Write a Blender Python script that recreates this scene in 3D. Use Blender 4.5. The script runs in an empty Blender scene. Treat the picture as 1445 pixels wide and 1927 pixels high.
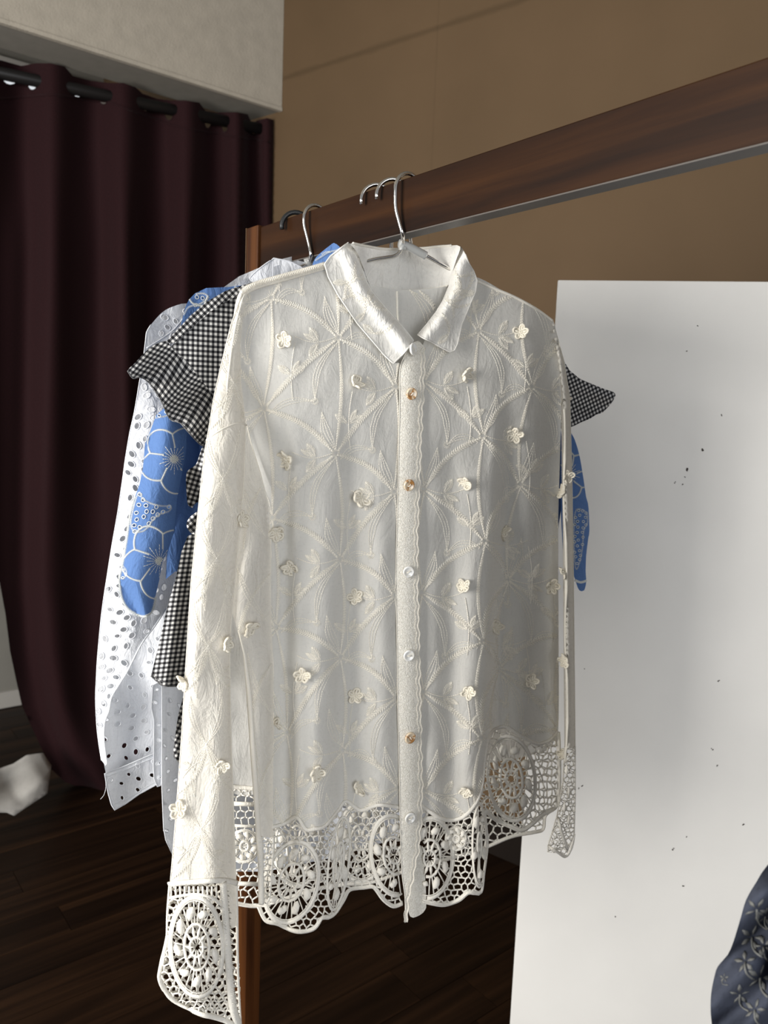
import bpy, math, random
import numpy as np
from mathutils import Vector, Matrix
from mathutils.geometry import delaunay_2d_cdt

random.seed(7)
rng = np.random.default_rng(7)
S = bpy.context.scene
COL = S.collection

# ------------------------------------------------------------------ camera
CAM_H = 1.35
F_PX, CX, CY = 1448.0, 722.5, 963.5
YAW, PITCH, ROLL = math.radians(141.53), math.radians(7.23), math.radians(2.19)
Vv = np.array([math.cos(YAW) * math.cos(PITCH), math.sin(YAW) * math.cos(PITCH), -math.sin(PITCH)])
r0 = np.array([math.sin(YAW), -math.cos(YAW), 0.0])
u0 = np.cross(r0, Vv)
Rv = math.cos(ROLL) * r0 + math.sin(ROLL) * u0
Uv = -math.sin(ROLL) * r0 + math.cos(ROLL) * u0
C0 = np.array([0.0, 0.0, CAM_H])
cam = bpy.data.cameras.new('camera')
cam.sensor_fit = 'HORIZONTAL'
cam.sensor_width = 36.0
cam.lens = 36.0 * F_PX / 1445.0
cam.clip_start = 0.02
cam.dof.use_dof = True
cam.dof.focus_distance = 0.93
cam.dof.aperture_fstop = 9.5
camo = bpy.data.objects.new('camera', cam)
COL.objects.link(camo)
camo.matrix_world = Matrix(((Rv[0], Uv[0], -Vv[0], 0), (Rv[1], Uv[1], -Vv[1], 0),
                            (Rv[2], Uv[2], -Vv[2], CAM_H), (0, 0, 0, 1)))
S.camera = camo

# ------------------------------------------------------------------ light
S.view_settings.view_transform = 'Standard'
S.view_settings.look = 'None'
S.view_settings.gamma = 1.0
S.view_settings.exposure = 0.65
w = bpy.data.worlds.new('daylight')
S.world = w
w.use_nodes = True
w.node_tree.nodes['Background'].inputs[0].default_value = (0.93, 0.96, 1.0, 1)
w.node_tree.nodes['Background'].inputs[1].default_value = 0.17


def area(name, loc, target, sx, sy, power, col):
    l = bpy.data.lights.new(name, 'AREA')
    l.shape = 'RECTANGLE'
    l.size, l.size_y = sx, sy
    l.energy = power
    l.color = col
    o = bpy.data.objects.new(name, l)
    COL.objects.link(o)
    o.location = loc
    d = Vector(target) - Vector(loc)
    o.rotation_euler = d.to_track_quat('-Z', 'Y').to_euler()
    return o


area('window_light', (-0.95, -2.2, 1.4), (-0.8, 0.6, 1.05), 1.5, 1.7, 92, (1.0, 0.97, 0.92))
area('fill_light', (2.5, -0.1, 1.3), (-0.8, 1.0, 1.0), 2.0, 1.8, 33, (0.95, 0.97, 1.0))  # unseen fill lamp, added to brighten the white board
area('alcove_light', (-3.15, -0.7, 1.9), (-3.5, 1.4, 1.2), 0.5, 0.9, 2.2, (0.95, 0.98, 1.0))


# ------------------------------------------------------------------ helpers
def ray(px, py):
    px = np.asarray(px, float)
    py = np.asarray(py, float)
    return Vv + np.multiply.outer((px - CX) / F_PX, Rv) - np.multiply.outer((py - CY) / F_PX, Uv)


def proj(P):
    d = np.asarray(P, float) - C0
    z = d @ Vv
    return CX + F_PX * (d @ Rv) / z, CY - F_PX * (d @ Uv) / z


class Plane:
    """a vertical plane in the room: through (x, y), running along azimuth az"""
    def __init__(self, x, y, az, n=0.0):
        a = math.radians(az)
        self.es = np.array([math.cos(a), math.sin(a), 0.0])
        self.en = np.array([math.sin(a), -math.cos(a), 0.0])
        if np.dot(self.en, np.array([-x, -y, 0])) < 0:
            self.en = -self.en
        self.O = np.array([x, y, 0.0]) + n * self.en

    def P(self, px, py, n=0.0):
        d = ray(px, py)
        t = (np.dot(self.O - C0, self.en) + np.asarray(n, float)) / (d @ self.en)
        return C0 + d * t[..., None] if np.ndim(t) else C0 + d * t

    def sv(self, px, py, n=0.0):
        p = self.P(px, py, n)
        return np.stack([(p - self.O) @ self.es, p[..., 2]], -1)


def sstep(a, b, x):
    t = np.clip((np.asarray(x, float) - a) / (b - a), 0, 1)
    return t * t * (3 - 2 * t)


def G(x, c, w_):
    return np.exp(-((np.asarray(x, float) - c) / w_) ** 2)


def poly_x(pts):
    p = np.array(sorted(pts, key=lambda q: q[1]), float)
    return lambda y: np.interp(y, p[:, 1], p[:, 0])


def cr(pts, closed=False, step=6.0):
    """Catmull-Rom through the points, resampled about every step"""
    p = np.array(pts, float)
    n = len(p)
    out = []
    rngi = range(n if closed else n - 1)
    for i in rngi:
        if closed:
            a, b, c, d = p[(i - 1) % n], p[i], p[(i + 1) % n], p[(i + 2) % n]
        else:
            a, b, c, d = p[max(i - 1, 0)], p[i], p[i + 1], p[min(i + 2, n - 1)]
        k = max(1, int(round(np.linalg.norm(c - b) / step)))
        t = np.arange(k)[:, None] / k
        out.append(.5 * ((2 * b) + (c - a) * t + (2 * a - 5 * b + 4 * c - d) * t ** 2 + (3 * b - a - 3 * c + d) * t ** 3))
    if not closed:
        out.append(p[-1:])
    return np.concatenate(out)


def lin(pts, closed=False, step=6.0):
    p = np.array(pts, float)
    n = len(p)
    out = []
    for i in range(n if closed else n - 1):
        b, c = p[i], p[(i + 1) % n]
        k = max(1, int(round(np.linalg.norm(c - b) / step)))
        out.append(b + (c - b) * np.arange(k)[:, None] / k)
    if not closed:
        out.append(p[-1:])
    return np.concatenate(out)


def inside(poly, pts):
    poly = np.asarray(poly, float)
    x, y = pts[:, 0], pts[:, 1]
    r = np.zeros(len(pts), bool)
    n = len(poly)
    for i in range(n):
        x1, y1 = poly[i]
        x2, y2 = poly[(i + 1) % n]
        if y1 == y2:
            continue
        m = ((y1 > y) != (y2 > y))
        r ^= m & (x < (x2 - x1) * (y - y1) / (y2 - y1) + x1)
    return r


def mindist(pts, samples):
    out = np.empty(len(pts))
    for i in range(0, len(pts), 400):
        d = pts[i:i + 400, None, :] - samples[None]
        out[i:i + 400] = np.sqrt((d ** 2).sum(-1)).min(1)
    return out


def link(name, me, mat, parent=None, smooth=True):
    o = bpy.data.objects.new(name, me)
    COL.objects.link(o)
    if mat and not me.materials:
        me.materials.append(mat)
    if smooth and len(me.polygons):
        me.polygons.foreach_set('use_smooth', [True] * len(me.polygons))
    if parent:
        o.parent = parent
        o.matrix_parent_inverse = Matrix.Translation(parent.location).inverted() if parent.rotation_euler[2] == 0 else parent.matrix_basis.inverted()
    return o


def tag(o, label=None, cat=None, group=None, kind=None):
    if label:
        o['label'] = label
    if cat:
        o['category'] = cat
    if group:
        o['group'] = group
    if kind:
        o['kind'] = kind
    return o


def empty(name, loc, label, cat, group=None):
    o = bpy.data.objects.new(name, None)
    COL.objects.link(o)
    o.empty_display_size = .05
    o.location = tuple(float(v) for v in loc)
    return tag(o, label, cat, group)


class MB:
    def __init__(self):
        self.v, self.f, self.n = [], [], 0

    def add(self, verts, faces):
        verts = np.asarray(verts, float)
        self.v.append(verts)
        n = self.n
        self.f.extend([tuple(i + n for i in f) for f in faces])
        self.n += len(verts)

    def box(self, a, b):
        x0, y0, z0 = a
        x1, y1, z1 = b
        self.add([(x0, y0, z0), (x1, y0, z0), (x1, y1, z0), (x0, y1, z0), (x0, y0, z1), (x1, y0, z1), (x1, y1, z1), (x0, y1, z1)],
                 [(3, 2, 1, 0), (4, 5, 6, 7), (0, 1, 5, 4), (1, 2, 6, 5), (2, 3, 7, 6), (3, 0, 4, 7)])

    def tube(self, path, rad, sides=6, closed=False, normals=None, flat=1.0, caps=True):
        p = np.asarray(path, float)
        n = len(p)
        if n < 2:
            return
        if closed:
            t = np.roll(p, -1, 0) - np.roll(p, 1, 0)
        else:
            t = np.gradient(p, axis=0)
        t /= np.maximum(np.linalg.norm(t, axis=1), 1e-9)[:, None]
        if normals is None:
            up = np.array([0.0, 0.0, 1.0])
            N = np.empty_like(p)
            cur = up - t[0] * (up @ t[0])
            if np.linalg.norm(cur) < 1e-3:
                cur = np.array([1.0, 0, 0]) - t[0] * t[0][0]
            for i in range(n):
                cur = cur - t[i] * (cur @ t[i])
                cur = cur / max(np.linalg.norm(cur), 1e-9)
                N[i] = cur
        else:
            N = np.asarray(normals, float)
            N = N - t * (N * t).sum(1)[:, None]
            N /= np.maximum(np.linalg.norm(N, axis=1), 1e-9)[:, None]
        B = np.cross(t, N)
        rad = np.broadcast_to(np.asarray(rad, float), (n,))
        a = np.arange(sides) * 2 * math.pi / sides + math.pi / sides
        V = p[:, None] + rad[:, None, None] * (np.cos(a)[None, :, None] * B[:, None] + flat * np.sin(a)[None, :, None] * N[:, None])
        F = []
        for i in range(n if closed else n - 1):
            j = (i + 1) % n
            for k in range(sides):
                l = (k + 1) % sides
                F.append((i * sides + k, i * sides + l, j * sides + l, j * sides + k))
        if not closed and caps and sides > 2:
            F.append(tuple(range(sides))[::-1])
            F.append(tuple((n - 1) * sides + k for k in range(sides)))
        self.add(V.reshape(-1, 3), F)

    def segs(self, A, B, N, r):
        """many little three-sided stitches at once"""
        A, B, N = (np.asarray(q, float) for q in (A, B, N))
        if len(A) == 0:
            return
        t = B - A
        t /= np.maximum(np.linalg.norm(t, axis=1), 1e-9)[:, None]
        N = N - t * (N * t).sum(1)[:, None]
        N /= np.maximum(np.linalg.norm(N, axis=1), 1e-9)[:, None]
        W = np.cross(t, N)
        M = (A + B) / 2
        V = np.stack([A - t * r, M + W * r, M + N * r * .8, M - W * r, B + t * r], 1).reshape(-1, 3)
        F = []
        for i in range(len(A)):
            b = 5 * i
            F += [(b, b + 1, b + 2), (b, b + 2, b + 3), (b + 4, b + 2, b + 1), (b + 4, b + 3, b + 2), (b, b + 3, b + 1), (b + 4, b + 1, b + 3)]
        self.add(V, F)

    def build(self, name, mat, parent=None, smooth=True):
        me = bpy.data.meshes.new(name)
        me.from_pydata(np.concatenate(self.v).tolist(), [], self.f)
        me.update()
        return link(name, me, mat, parent, smooth)


class Surf:
    """a cloth surface: plane in the room + depth n(px,py) in front of it"""
    def __init__(self, pl, nf):
        self.pl = pl
        self.nf = nf if callable(nf) else (lambda x, y, c=nf: np.full(np.shape(x), float(c)))

    def P(self, pts, lift=0.0):
        pts = np.asarray(pts, float)
        return self.pl.P(pts[:, 0], pts[:, 1], self.nf(pts[:, 0], pts[:, 1]) + lift)

    def N(self, pts):
        pts = np.asarray(pts, float)
        e = 2.0
        a = self.P(pts + [e, 0]) - self.P(pts - [e, 0])
        b = self.P(pts + [0, e]) - self.P(pts - [0, e])
        n = np.cross(b, a)
        n /= np.linalg.norm(n, axis=1)[:, None]
        s = np.sign((n * (C0 - self.P(pts))).sum(1))
        return n * s[:, None]

    def mpp(self, p):
        q = self.P(np.array([p]))[0]
        return float((q - C0) @ Vv) / F_PX

    def cord(self, mb, pts, wpx, lift=0.0008, sides=5, closed=False, flat=.7, taper=False):
        pts = np.asarray(pts, float)
        if len(pts) < 2:
            return
        r = wpx * .5 * self.mpp(pts[len(pts) // 2])
        if taper:
            r = r * np.clip(np.sin(np.linspace(.12, math.pi - .12, len(pts))) * 1.3, .2, 1)
        mb.tube(self.P(pts, lift), r, sides, closed, self.N(pts), flat)

    def stitches(self, mb, A, B, wpx, lift=0.0006, clip=None):
        A = np.asarray(A, float).reshape(-1, 2)
        B = np.asarray(B, float).reshape(-1, 2)
        if len(A) == 0:
            return
        if clip is not None:
            m = inside(clip, A) & inside(clip, B)
            A, B = A[m], B[m]
            if len(A) == 0:
                return
        r = wpx * .5 * self.mpp(A[0])
        mb.segs(self.P(A, lift), self.P(B, lift), self.N((A + B) / 2), r)


def sheet(name, outline, surf, mat, parent, step=9.0, holes=(), uvrot=0.0, uvf=None, edge=None, solid=0.0, crv=True):
    """cloth cut to an outline, meshed, real holes cut out; returns (object, outline samples)"""
    ol = cr(outline, True, step) if crv else lin(outline, True, step)
    pts = [ol]
    edges = [(i, (i + 1) % len(ol)) for i in range(len(ol))]
    n = len(ol)
    keep = []
    allb = ol
    hs = []
    for h in holes:
        h = np.asarray(h, float)
        if not inside(ol, h).all():
            continue
        if mindist(h, ol).min() < 2.0:
            continue
        if hs and mindist(h, np.concatenate(hs)).min() < 1.5:
            continue
        hs.append(h)
    for h in hs:
        edges += [(n + i, n + (i + 1) % len(h)) for i in range(len(h))]
        pts.append(h)
        n += len(h)
    allb = np.concatenate(pts)
    mn, mx = ol.min(0), ol.max(0)
    gx = np.arange(mn[0], mx[0], step)
    gy = np.arange(mn[1], mx[1], step * .87)
    gp = np.array([(x + (step / 2 if j % 2 else 0), y) for j, y in enumerate(gy) for x in gx]).reshape(-1, 2)
    if len(gp):
        gp = gp[inside(ol, gp)]
        for h in hs:
            gp = gp[~inside(h, gp)]
        if len(gp):
            gp = gp[mindist(gp, allb) > step * .5]
            pts.append(gp)
    A = np.concatenate(pts)
    res = delaunay_2d_cdt([Vector((float(p[0]), float(p[1]))) for p in A], edges, [], 0, 1e-4)
    V2 = np.array([(v.x, v.y) for v in res[0]])
    Fc = np.array([f for f in res[2] if len(f) == 3], int)
    cen = V2[Fc].mean(1)
    m = inside(ol, cen)
    for h in hs:
        bb0, bb1 = h.min(0), h.max(0)
        c = m & (cen[:, 0] > bb0[0]) & (cen[:, 0] < bb1[0]) & (cen[:, 1] > bb0[1]) & (cen[:, 1] < bb1[1])
        idx = np.nonzero(c)[0]
        if len(idx):
            ins = inside(h, cen[idx])
            m[idx[ins]] = False
    Fc = Fc[m]
    V3 = surf.P(V2)
    me = bpy.data.meshes.new(name)
    me.from_pydata(V3.tolist(), [], Fc.tolist())
    uvs = surf.pl.sv(V2[:, 0], V2[:, 1]) if uvf is None else uvf(V2)
    if uvrot:
        c_, s_ = math.cos(uvrot), math.sin(uvrot)
        uvs = uvs @ np.array([[c_, s_], [-s_, c_]])
    ul = me.uv_layers.new(name='UVMap')
    li = np.zeros(len(me.loops), np.int32)
    me.loops.foreach_get('vertex_index', li)
    ul.data.foreach_set('uv', uvs[li].astype(np.float32).ravel())
    me.update()
    o = link(name, me, mat, parent)
    if solid:
        md = o.modifiers.new('thickness', 'SOLIDIFY')
        md.thickness = solid
        md.offset = 0
    if edge:
        eb = MB()
        surf.cord(eb, ol, edge[0], 0.0002, 5, True)
        eb.build(edge[2] if len(edge) > 2 else 'hem', edge[1], o)
    return o, ol, hs


# ------------------------------------------------------------------ materials
def mat_new(name):
    m = bpy.data.materials.new(name)
    m.use_nodes = True
    nt = m.node_tree
    return m, nt, nt.nodes['Principled BSDF'], nt.nodes['Material Output']


def node(nt, kind, **kw):
    n = nt.nodes.new(kind)
    for k, v in kw.items():
        if k.startswith('i_'):
            n.inputs[int(k[2:]) if k[2:].isdigit() else k[2:].replace('_', ' ')].default_value = v
        else:
            setattr(n, k, v)
    return n


def coords(nt, uv=True, scale=(1, 1, 1), rot=(0, 0, 0), obj=False):
    tc = node(nt, 'ShaderNodeTexCoord')
    mp = node(nt, 'ShaderNodeMapping')
    mp.inputs['Scale'].default_value = scale
    mp.inputs['Rotation'].default_value = rot
    nt.links.new(tc.outputs['Object' if not uv else 'UV'], mp.inputs[0])
    return mp.outputs[0]


def ramp(nt, fac, stops):
    r = node(nt, 'ShaderNodeValToRGB')
    e = r.color_ramp.elements
    while len(e) < len(stops):
        e.new(.5)
    for q, (p, c) in zip(e, stops):
        q.position = p
        q.color = (*c, 1) if len(c) == 3 else c
    nt.links.new(fac, r.inputs[0])
    return r.outputs[0]


def bump(nt, h, strength, dist, bsdf):
    b = node(nt, 'ShaderNodeBump')
    b.inputs['Strength'].default_value = strength
    b.inputs['Distance'].default_value = dist
    nt.links.new(h, b.inputs['Height'])
    nt.links.new(b.outputs[0], bsdf.inputs['Normal'])
    return b


def fabric(name, col, rough=.9, transl=.25, transp=0.0, weave=900, slub=.4, var=.06, bumpd=.0004, sheen=.0, obj=False, crinkle=0.0):
    m, nt, b, out = mat_new(name)
    uv = coords(nt, not obj)
    n1 = node(nt, 'ShaderNodeTexNoise', i_Scale=weave * .25, i_Detail=3.0)
    mpx = coords(nt, not obj, (weave * .12, weave * 1.2, 1))
    n2 = node(nt, 'ShaderNodeTexNoise', i_Scale=1.0, i_Detail=2.0)
    mpy = coords(nt, not obj, (weave * 1.2, weave * .12, 1))
    n3 = node(nt, 'ShaderNodeTexNoise', i_Scale=1.0, i_Detail=2.0)
    nt.links.new(uv, n1.inputs[0])
    nt.links.new(mpx, n2.inputs[0])
    nt.links.new(mpy, n3.inputs[0])
    ad = node(nt, 'ShaderNodeMath', operation='ADD')
    nt.links.new(n2.outputs[0], ad.inputs[0])
    nt.links.new(n3.outputs[0], ad.inputs[1])
    ad2 = node(nt, 'ShaderNodeMath', operation='MULTIPLY_ADD')
    nt.links.new(ad.outputs[0], ad2.inputs[0])
    ad2.inputs[1].default_value = .5
    nt.links.new(n1.outputs[0], ad2.inputs[2])
    c0 = tuple(c * (1 - var * 1.6) for c in col)
    c1 = tuple(min(1, c * (1 + var)) for c in col)
    colr = ramp(nt, ad2.outputs[0], [(.55, c0), (1.35 if False else .98, c1)])
    nt.links.new(colr, b.inputs['Base Color'])
    b.inputs['Roughness'].default_value = rough
    b.inputs['Specular IOR Level'].default_value = .2
    if sheen:
        b.inputs['Sheen Weight'].default_value = sheen
    bp = bump(nt, ad2.outputs[0], .5, bumpd, b)
    if crinkle:
        mc = coords(nt, True, (46, 21, 1))
        nc = node(nt, 'ShaderNodeTexNoise', i_Scale=1.0, i_Detail=4.0, i_Roughness=.62, i_Distortion=.9)
        nt.links.new(mc, nc.inputs[0])
        b2 = node(nt, 'ShaderNodeBump')
        b2.inputs['Strength'].default_value = .8
        b2.inputs['Distance'].default_value = crinkle
        nt.links.new(nc.outputs[0], b2.inputs['Height'])
        nt.links.new(b2.outputs[0], bp.inputs['Normal'])
    last = b.outputs[0]
    if transl:
        t = node(nt, 'ShaderNodeBsdfTranslucent')
        nt.links.new(colr, t.inputs[0])
        mx = node(nt, 'ShaderNodeMixShader')
        mx.inputs[0].default_value = transl
        nt.links.new(last, mx.inputs[1])
        nt.links.new(t.outputs[0], mx.inputs[2])
        last = mx.outputs[0]
    if transp:
        t = node(nt, 'ShaderNodeBsdfTransparent')
        mx = node(nt, 'ShaderNodeMixShader')
        mx.inputs[0].default_value = transp
        nt.links.new(last, mx.inputs[1])
        nt.links.new(t.outputs[0], mx.inputs[2])
        last = mx.outputs[0]
    nt.links.new(last, out.inputs[0])
    return m


def plain(name, col, rough=.8, metal=0.0, spec=.3, noise=0, nscale=20, bscale=0, bdist=.001, bstr=.4):
    m, nt, b, out = mat_new(name)
    b.inputs['Base Color'].default_value = (*col, 1)
    b.inputs['Roughness'].default_value = rough
    b.inputs['Metallic'].default_value = metal
    b.inputs['Specular IOR Level'].default_value = spec
    if noise:
        uv = coords(nt, False)
        n = node(nt, 'ShaderNodeTexNoise', i_Scale=nscale, i_Detail=4.0)
        nt.links.new(uv, n.inputs[0])
        nt.links.new(ramp(nt, n.outputs[0], [(.3, tuple(c * (1 - noise) for c in col)), (.7, tuple(min(1, c * (1 + noise)) for c in col))]), b.inputs['Base Color'])
    if bscale:
        uv = coords(nt, False)
        n = node(nt, 'ShaderNodeTexNoise', i_Scale=bscale, i_Detail=3.0)
        nt.links.new(uv, n.inputs[0])
        bump(nt, n.outputs[0], bstr, bdist, b)
    return m


def wood(name, dark, mid, light, axis='X', rough=.35, scale=1.0, rnd=False, spec=.14):
    m, nt, b, out = mat_new(name)
    sc = {'X': (1.6, 40, 40), 'Y': (40, 1.6, 40), 'Z': (40, 40, 1.6)}[axis]
    uv = coords(nt, False, tuple(s * scale for s in sc))
    if rnd:
        oi = node(nt, 'ShaderNodeObjectInfo')
        ad = node(nt, 'ShaderNodeVectorMath', operation='MULTIPLY_ADD')
        nt.links.new(uv, ad.inputs[0])
        ad.inputs[1].default_value = (1, 1, 1)
        cmb = node(nt, 'ShaderNodeCombineXYZ')
        ml = node(nt, 'ShaderNodeMath', operation='MULTIPLY')
        nt.links.new(oi.outputs['Random'], ml.inputs[0])
        ml.inputs[1].default_value = 57.0
        for k in range(3):
            nt.links.new(ml.outputs[0], cmb.inputs[k])
        nt.links.new(cmb.outputs[0], ad.inputs[2])
        uv = ad.outputs[0]
    n1 = node(nt, 'ShaderNodeTexNoise', i_Scale=1.0, i_Detail=6.0, i_Roughness=.6, i_Distortion=.6)
    nt.links.new(uv, n1.inputs[0])
    c = ramp(nt, n1.outputs[0], [(.32, dark), (.5, mid), (.72, light)])
    nt.links.new(c, b.inputs['Base Color'])
    b.inputs['Roughness'].default_value = rough
    b.inputs['Specular IOR Level'].default_value = spec
    bump(nt, n1.outputs[0], .15, .0006, b)
    return m


VOILE = (.745, .735, .700)
M = {}
M['voile'] = fabric('voile', VOILE, .9, .26, .10, 1100, var=.05, crinkle=.0024)
M['shirt_solid'] = fabric('shirt_cotton', (.81, .795, .755), .95, .18, 0, 900, crinkle=.009)
M['sleeve'] = fabric('sleeve_voile', (.78, .75, .685), .9, .22, .03, 1000, crinkle=.006)
M['thread'] = fabric('cream_thread', (.90, .862, .775), .75, .12, 0, 2500, var=.04, bumpd=.0002, obj=True)
M['crochet'] = fabric('crochet_cotton', (.88, .83, .715), .8, .12, 0, 26, var=.07, bumpd=.0008, obj=True)
M['lace'] = fabric('lace_thread', (.85, .82, .75), .85, .12, 0, 1600, var=.09, bumpd=.0014, obj=True)
M['eyelet'] = fabric('eyelet_cotton', (.75, .77, .81), .9, .2, 0, 1000, crinkle=.006)
M['eyelet_rim'] = fabric('eyelet_stitch', (.84, .86, .90), .9, .1, 0, 2000, obj=True)
M['blue'] = fabric('blue_cotton', (.105, .20, .435), .85, .12, 0, 1200, var=.05, crinkle=.005)
M['silver'] = fabric('grey_thread', (.62, .64, .62), .7, .05, 0, 3000, var=.1, obj=True)
M['navy'] = fabric('navy_cotton', (.042, .048, .068), .9, .05, 0, 700, var=.2)
M['navy_thread'] = fabric('navy_embroidery', (.15, .152, .145), .9, .05, 0, 900, var=.1)
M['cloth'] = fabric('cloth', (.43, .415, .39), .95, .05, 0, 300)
M['chrome'] = plain('chrome', (.80, .78, .75), .13, 1.0, .5)
M['black'] = plain('black_plastic', (.012, .013, .014), .38, 0, .5)
M['rod'] = plain('rod_black', (.012, .011, .011), .45, .0, .4)
M['wood'] = wood('rail_wood', (.0078, .0023, .00055), (.0195, .0062, .0013), (.038, .0135, .0029), 'X', .5)
M['postwood'] = wood('post_wood', (.030, .0095, .0028), (.062, .021, .0058), (.095, .035, .010), 'Z', .45)
M['edgewood'] = plain('edge_banding', (.085, .042, .016), .5, 0, .3, .15, 60)
M['railsheen'] = plain('rail_sheen', (.10, .09, .082), .45, 0, .25, .08, 14)  # grey stands in for the white board's reflection under the rail
M['floor'] = wood('plank_wood', (.006, .003, .0018), (.014, .0068, .0036), (.034, .016, .0075), 'Y', .45, .5, True)
M['joint'] = plain('floor_gap', (.006, .004, .003), .9)
M['board'] = plain('board_paint', (.70, .685, .655), .55, 0, .3, .035, 5, 90, .0006, .25)
M['speck'] = plain('speck', (.05, .04, .035), .8)
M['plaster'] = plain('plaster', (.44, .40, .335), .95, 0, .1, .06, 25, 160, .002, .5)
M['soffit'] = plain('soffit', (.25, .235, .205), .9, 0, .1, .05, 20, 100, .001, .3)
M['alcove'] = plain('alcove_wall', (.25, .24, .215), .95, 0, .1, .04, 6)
M['skirting'] = plain('skirting', (.46, .44, .41), .7, 0, .2)


M['darkbase'] = plain('dark_skirting', (.010, .006, .004), .6, 0, .2)
m_, nt, bs, out = mat_new('window_pane')
bs.inputs['Base Color'].default_value = (.5, .52, .55, 1)
bs.inputs['Emission Color'].default_value = (.9, .95, 1, 1)
bs.inputs['Emission Strength'].default_value = .42
M['pane'] = m_


def curtain_mat():
    m, nt, b, out = mat_new('curtain_cloth')
    uv = coords(nt, True, (1, 1, 1))
    n1 = node(nt, 'ShaderNodeTexNoise', i_Scale=260.0, i_Detail=2.0)
    nt.links.new(uv, n1.inputs[0])
    nt.links.new(ramp(nt, n1.outputs[0], [(.3, (.0125, .0025, .0036)), (.7, (.0205, .0046, .0060))]), b.inputs['Base Color'])
    b.inputs['Roughness'].default_value = .8
    b.inputs['Specular IOR Level'].default_value = .15
    b.inputs['Sheen Weight'].default_value = .05
    b.inputs['Sheen Roughness'].default_value = .5
    bump(nt, n1.outputs[0], .4, .001, b)
    return m


M['curtain'] = curtain_mat()


def gingham(name):
    m, nt, b, out = mat_new(name)
    tc = node(nt, 'ShaderNodeTexCoord')
    sp = node(nt, 'ShaderNodeSeparateXYZ')
    nt.links.new(tc.outputs['UV'], sp.inputs[0])
    st = []
    for k in (0, 1):
        ml = node(nt, 'ShaderNodeMath', operation='MULTIPLY')
        nt.links.new(sp.outputs[k], ml.inputs[0])
        ml.inputs[1].default_value = 1 / .0061
        fr = node(nt, 'ShaderNodeMath', operation='FRACT')
        nt.links.new(ml.outputs[0], fr.inputs[0])
        gt = node(nt, 'ShaderNodeMapRange', interpolation_type='SMOOTHSTEP')
        pp = node(nt, 'ShaderNodeMath', operation='PINGPONG')
        nt.links.new(ml.outputs[0], pp.inputs[0])
        pp.inputs[1].default_value = .5
        nt.links.new(pp.outputs[0], gt.inputs[0])
        gt.inputs[1].default_value = .22
        gt.inputs[2].default_value = .28
        st.append(gt.outputs[0])
    ad = node(nt, 'ShaderNodeMath', operation='ADD')
    nt.links.new(st[0], ad.inputs[0])
    nt.links.new(st[1], ad.inputs[1])
    hf = node(nt, 'ShaderNodeMath', operation='MULTIPLY')
    nt.links.new(ad.outputs[0], hf.inputs[0])
    hf.inputs[1].default_value = .5
    c = ramp(nt, hf.outputs[0], [(0, (.72, .71, .69)), (.5, (.12, .12, .125)), (1, (.010, .010, .012))])
    nz = node(nt, 'ShaderNodeTexNoise', i_Scale=1500.0)
    nt.links.new(tc.outputs['UV'], nz.inputs[0])
    nt.links.new(c, b.inputs['Base Color'])
    b.inputs['Roughness'].default_value = .9
    b.inputs['Specular IOR Level'].default_value = .15
    bump(nt, nz.outputs[0], .3, .0004, b)
    return m


M['gingham'] = gingham('gingham')
M['hemcheck'] = plain('gingham_hem', (.16, .16, .165), .9, 0, .1, .8, 420)


def terry_mat():
    m, nt, b, out = mat_new('terry_band')
    uv = coords(nt, True, (420, 420, 1))
    n1 = node(nt, 'ShaderNodeTexNoise', i_Scale=1.0, i_Detail=2.0, i_Distortion=1.2)
    nt.links.new(uv, n1.inputs[0])
    nt.links.new(ramp(nt, n1.outputs[0], [(.3, (.70, .665, .585)), (.62, (.86, .835, .765))]), b.inputs['Base Color'])
    b.inputs['Roughness'].default_value = .9
    b.inputs['Specular IOR Level'].default_value = .15
    bump(nt, n1.outputs[0], .9, .0016, b)
    return m


M['terry'] = terry_mat()


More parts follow.
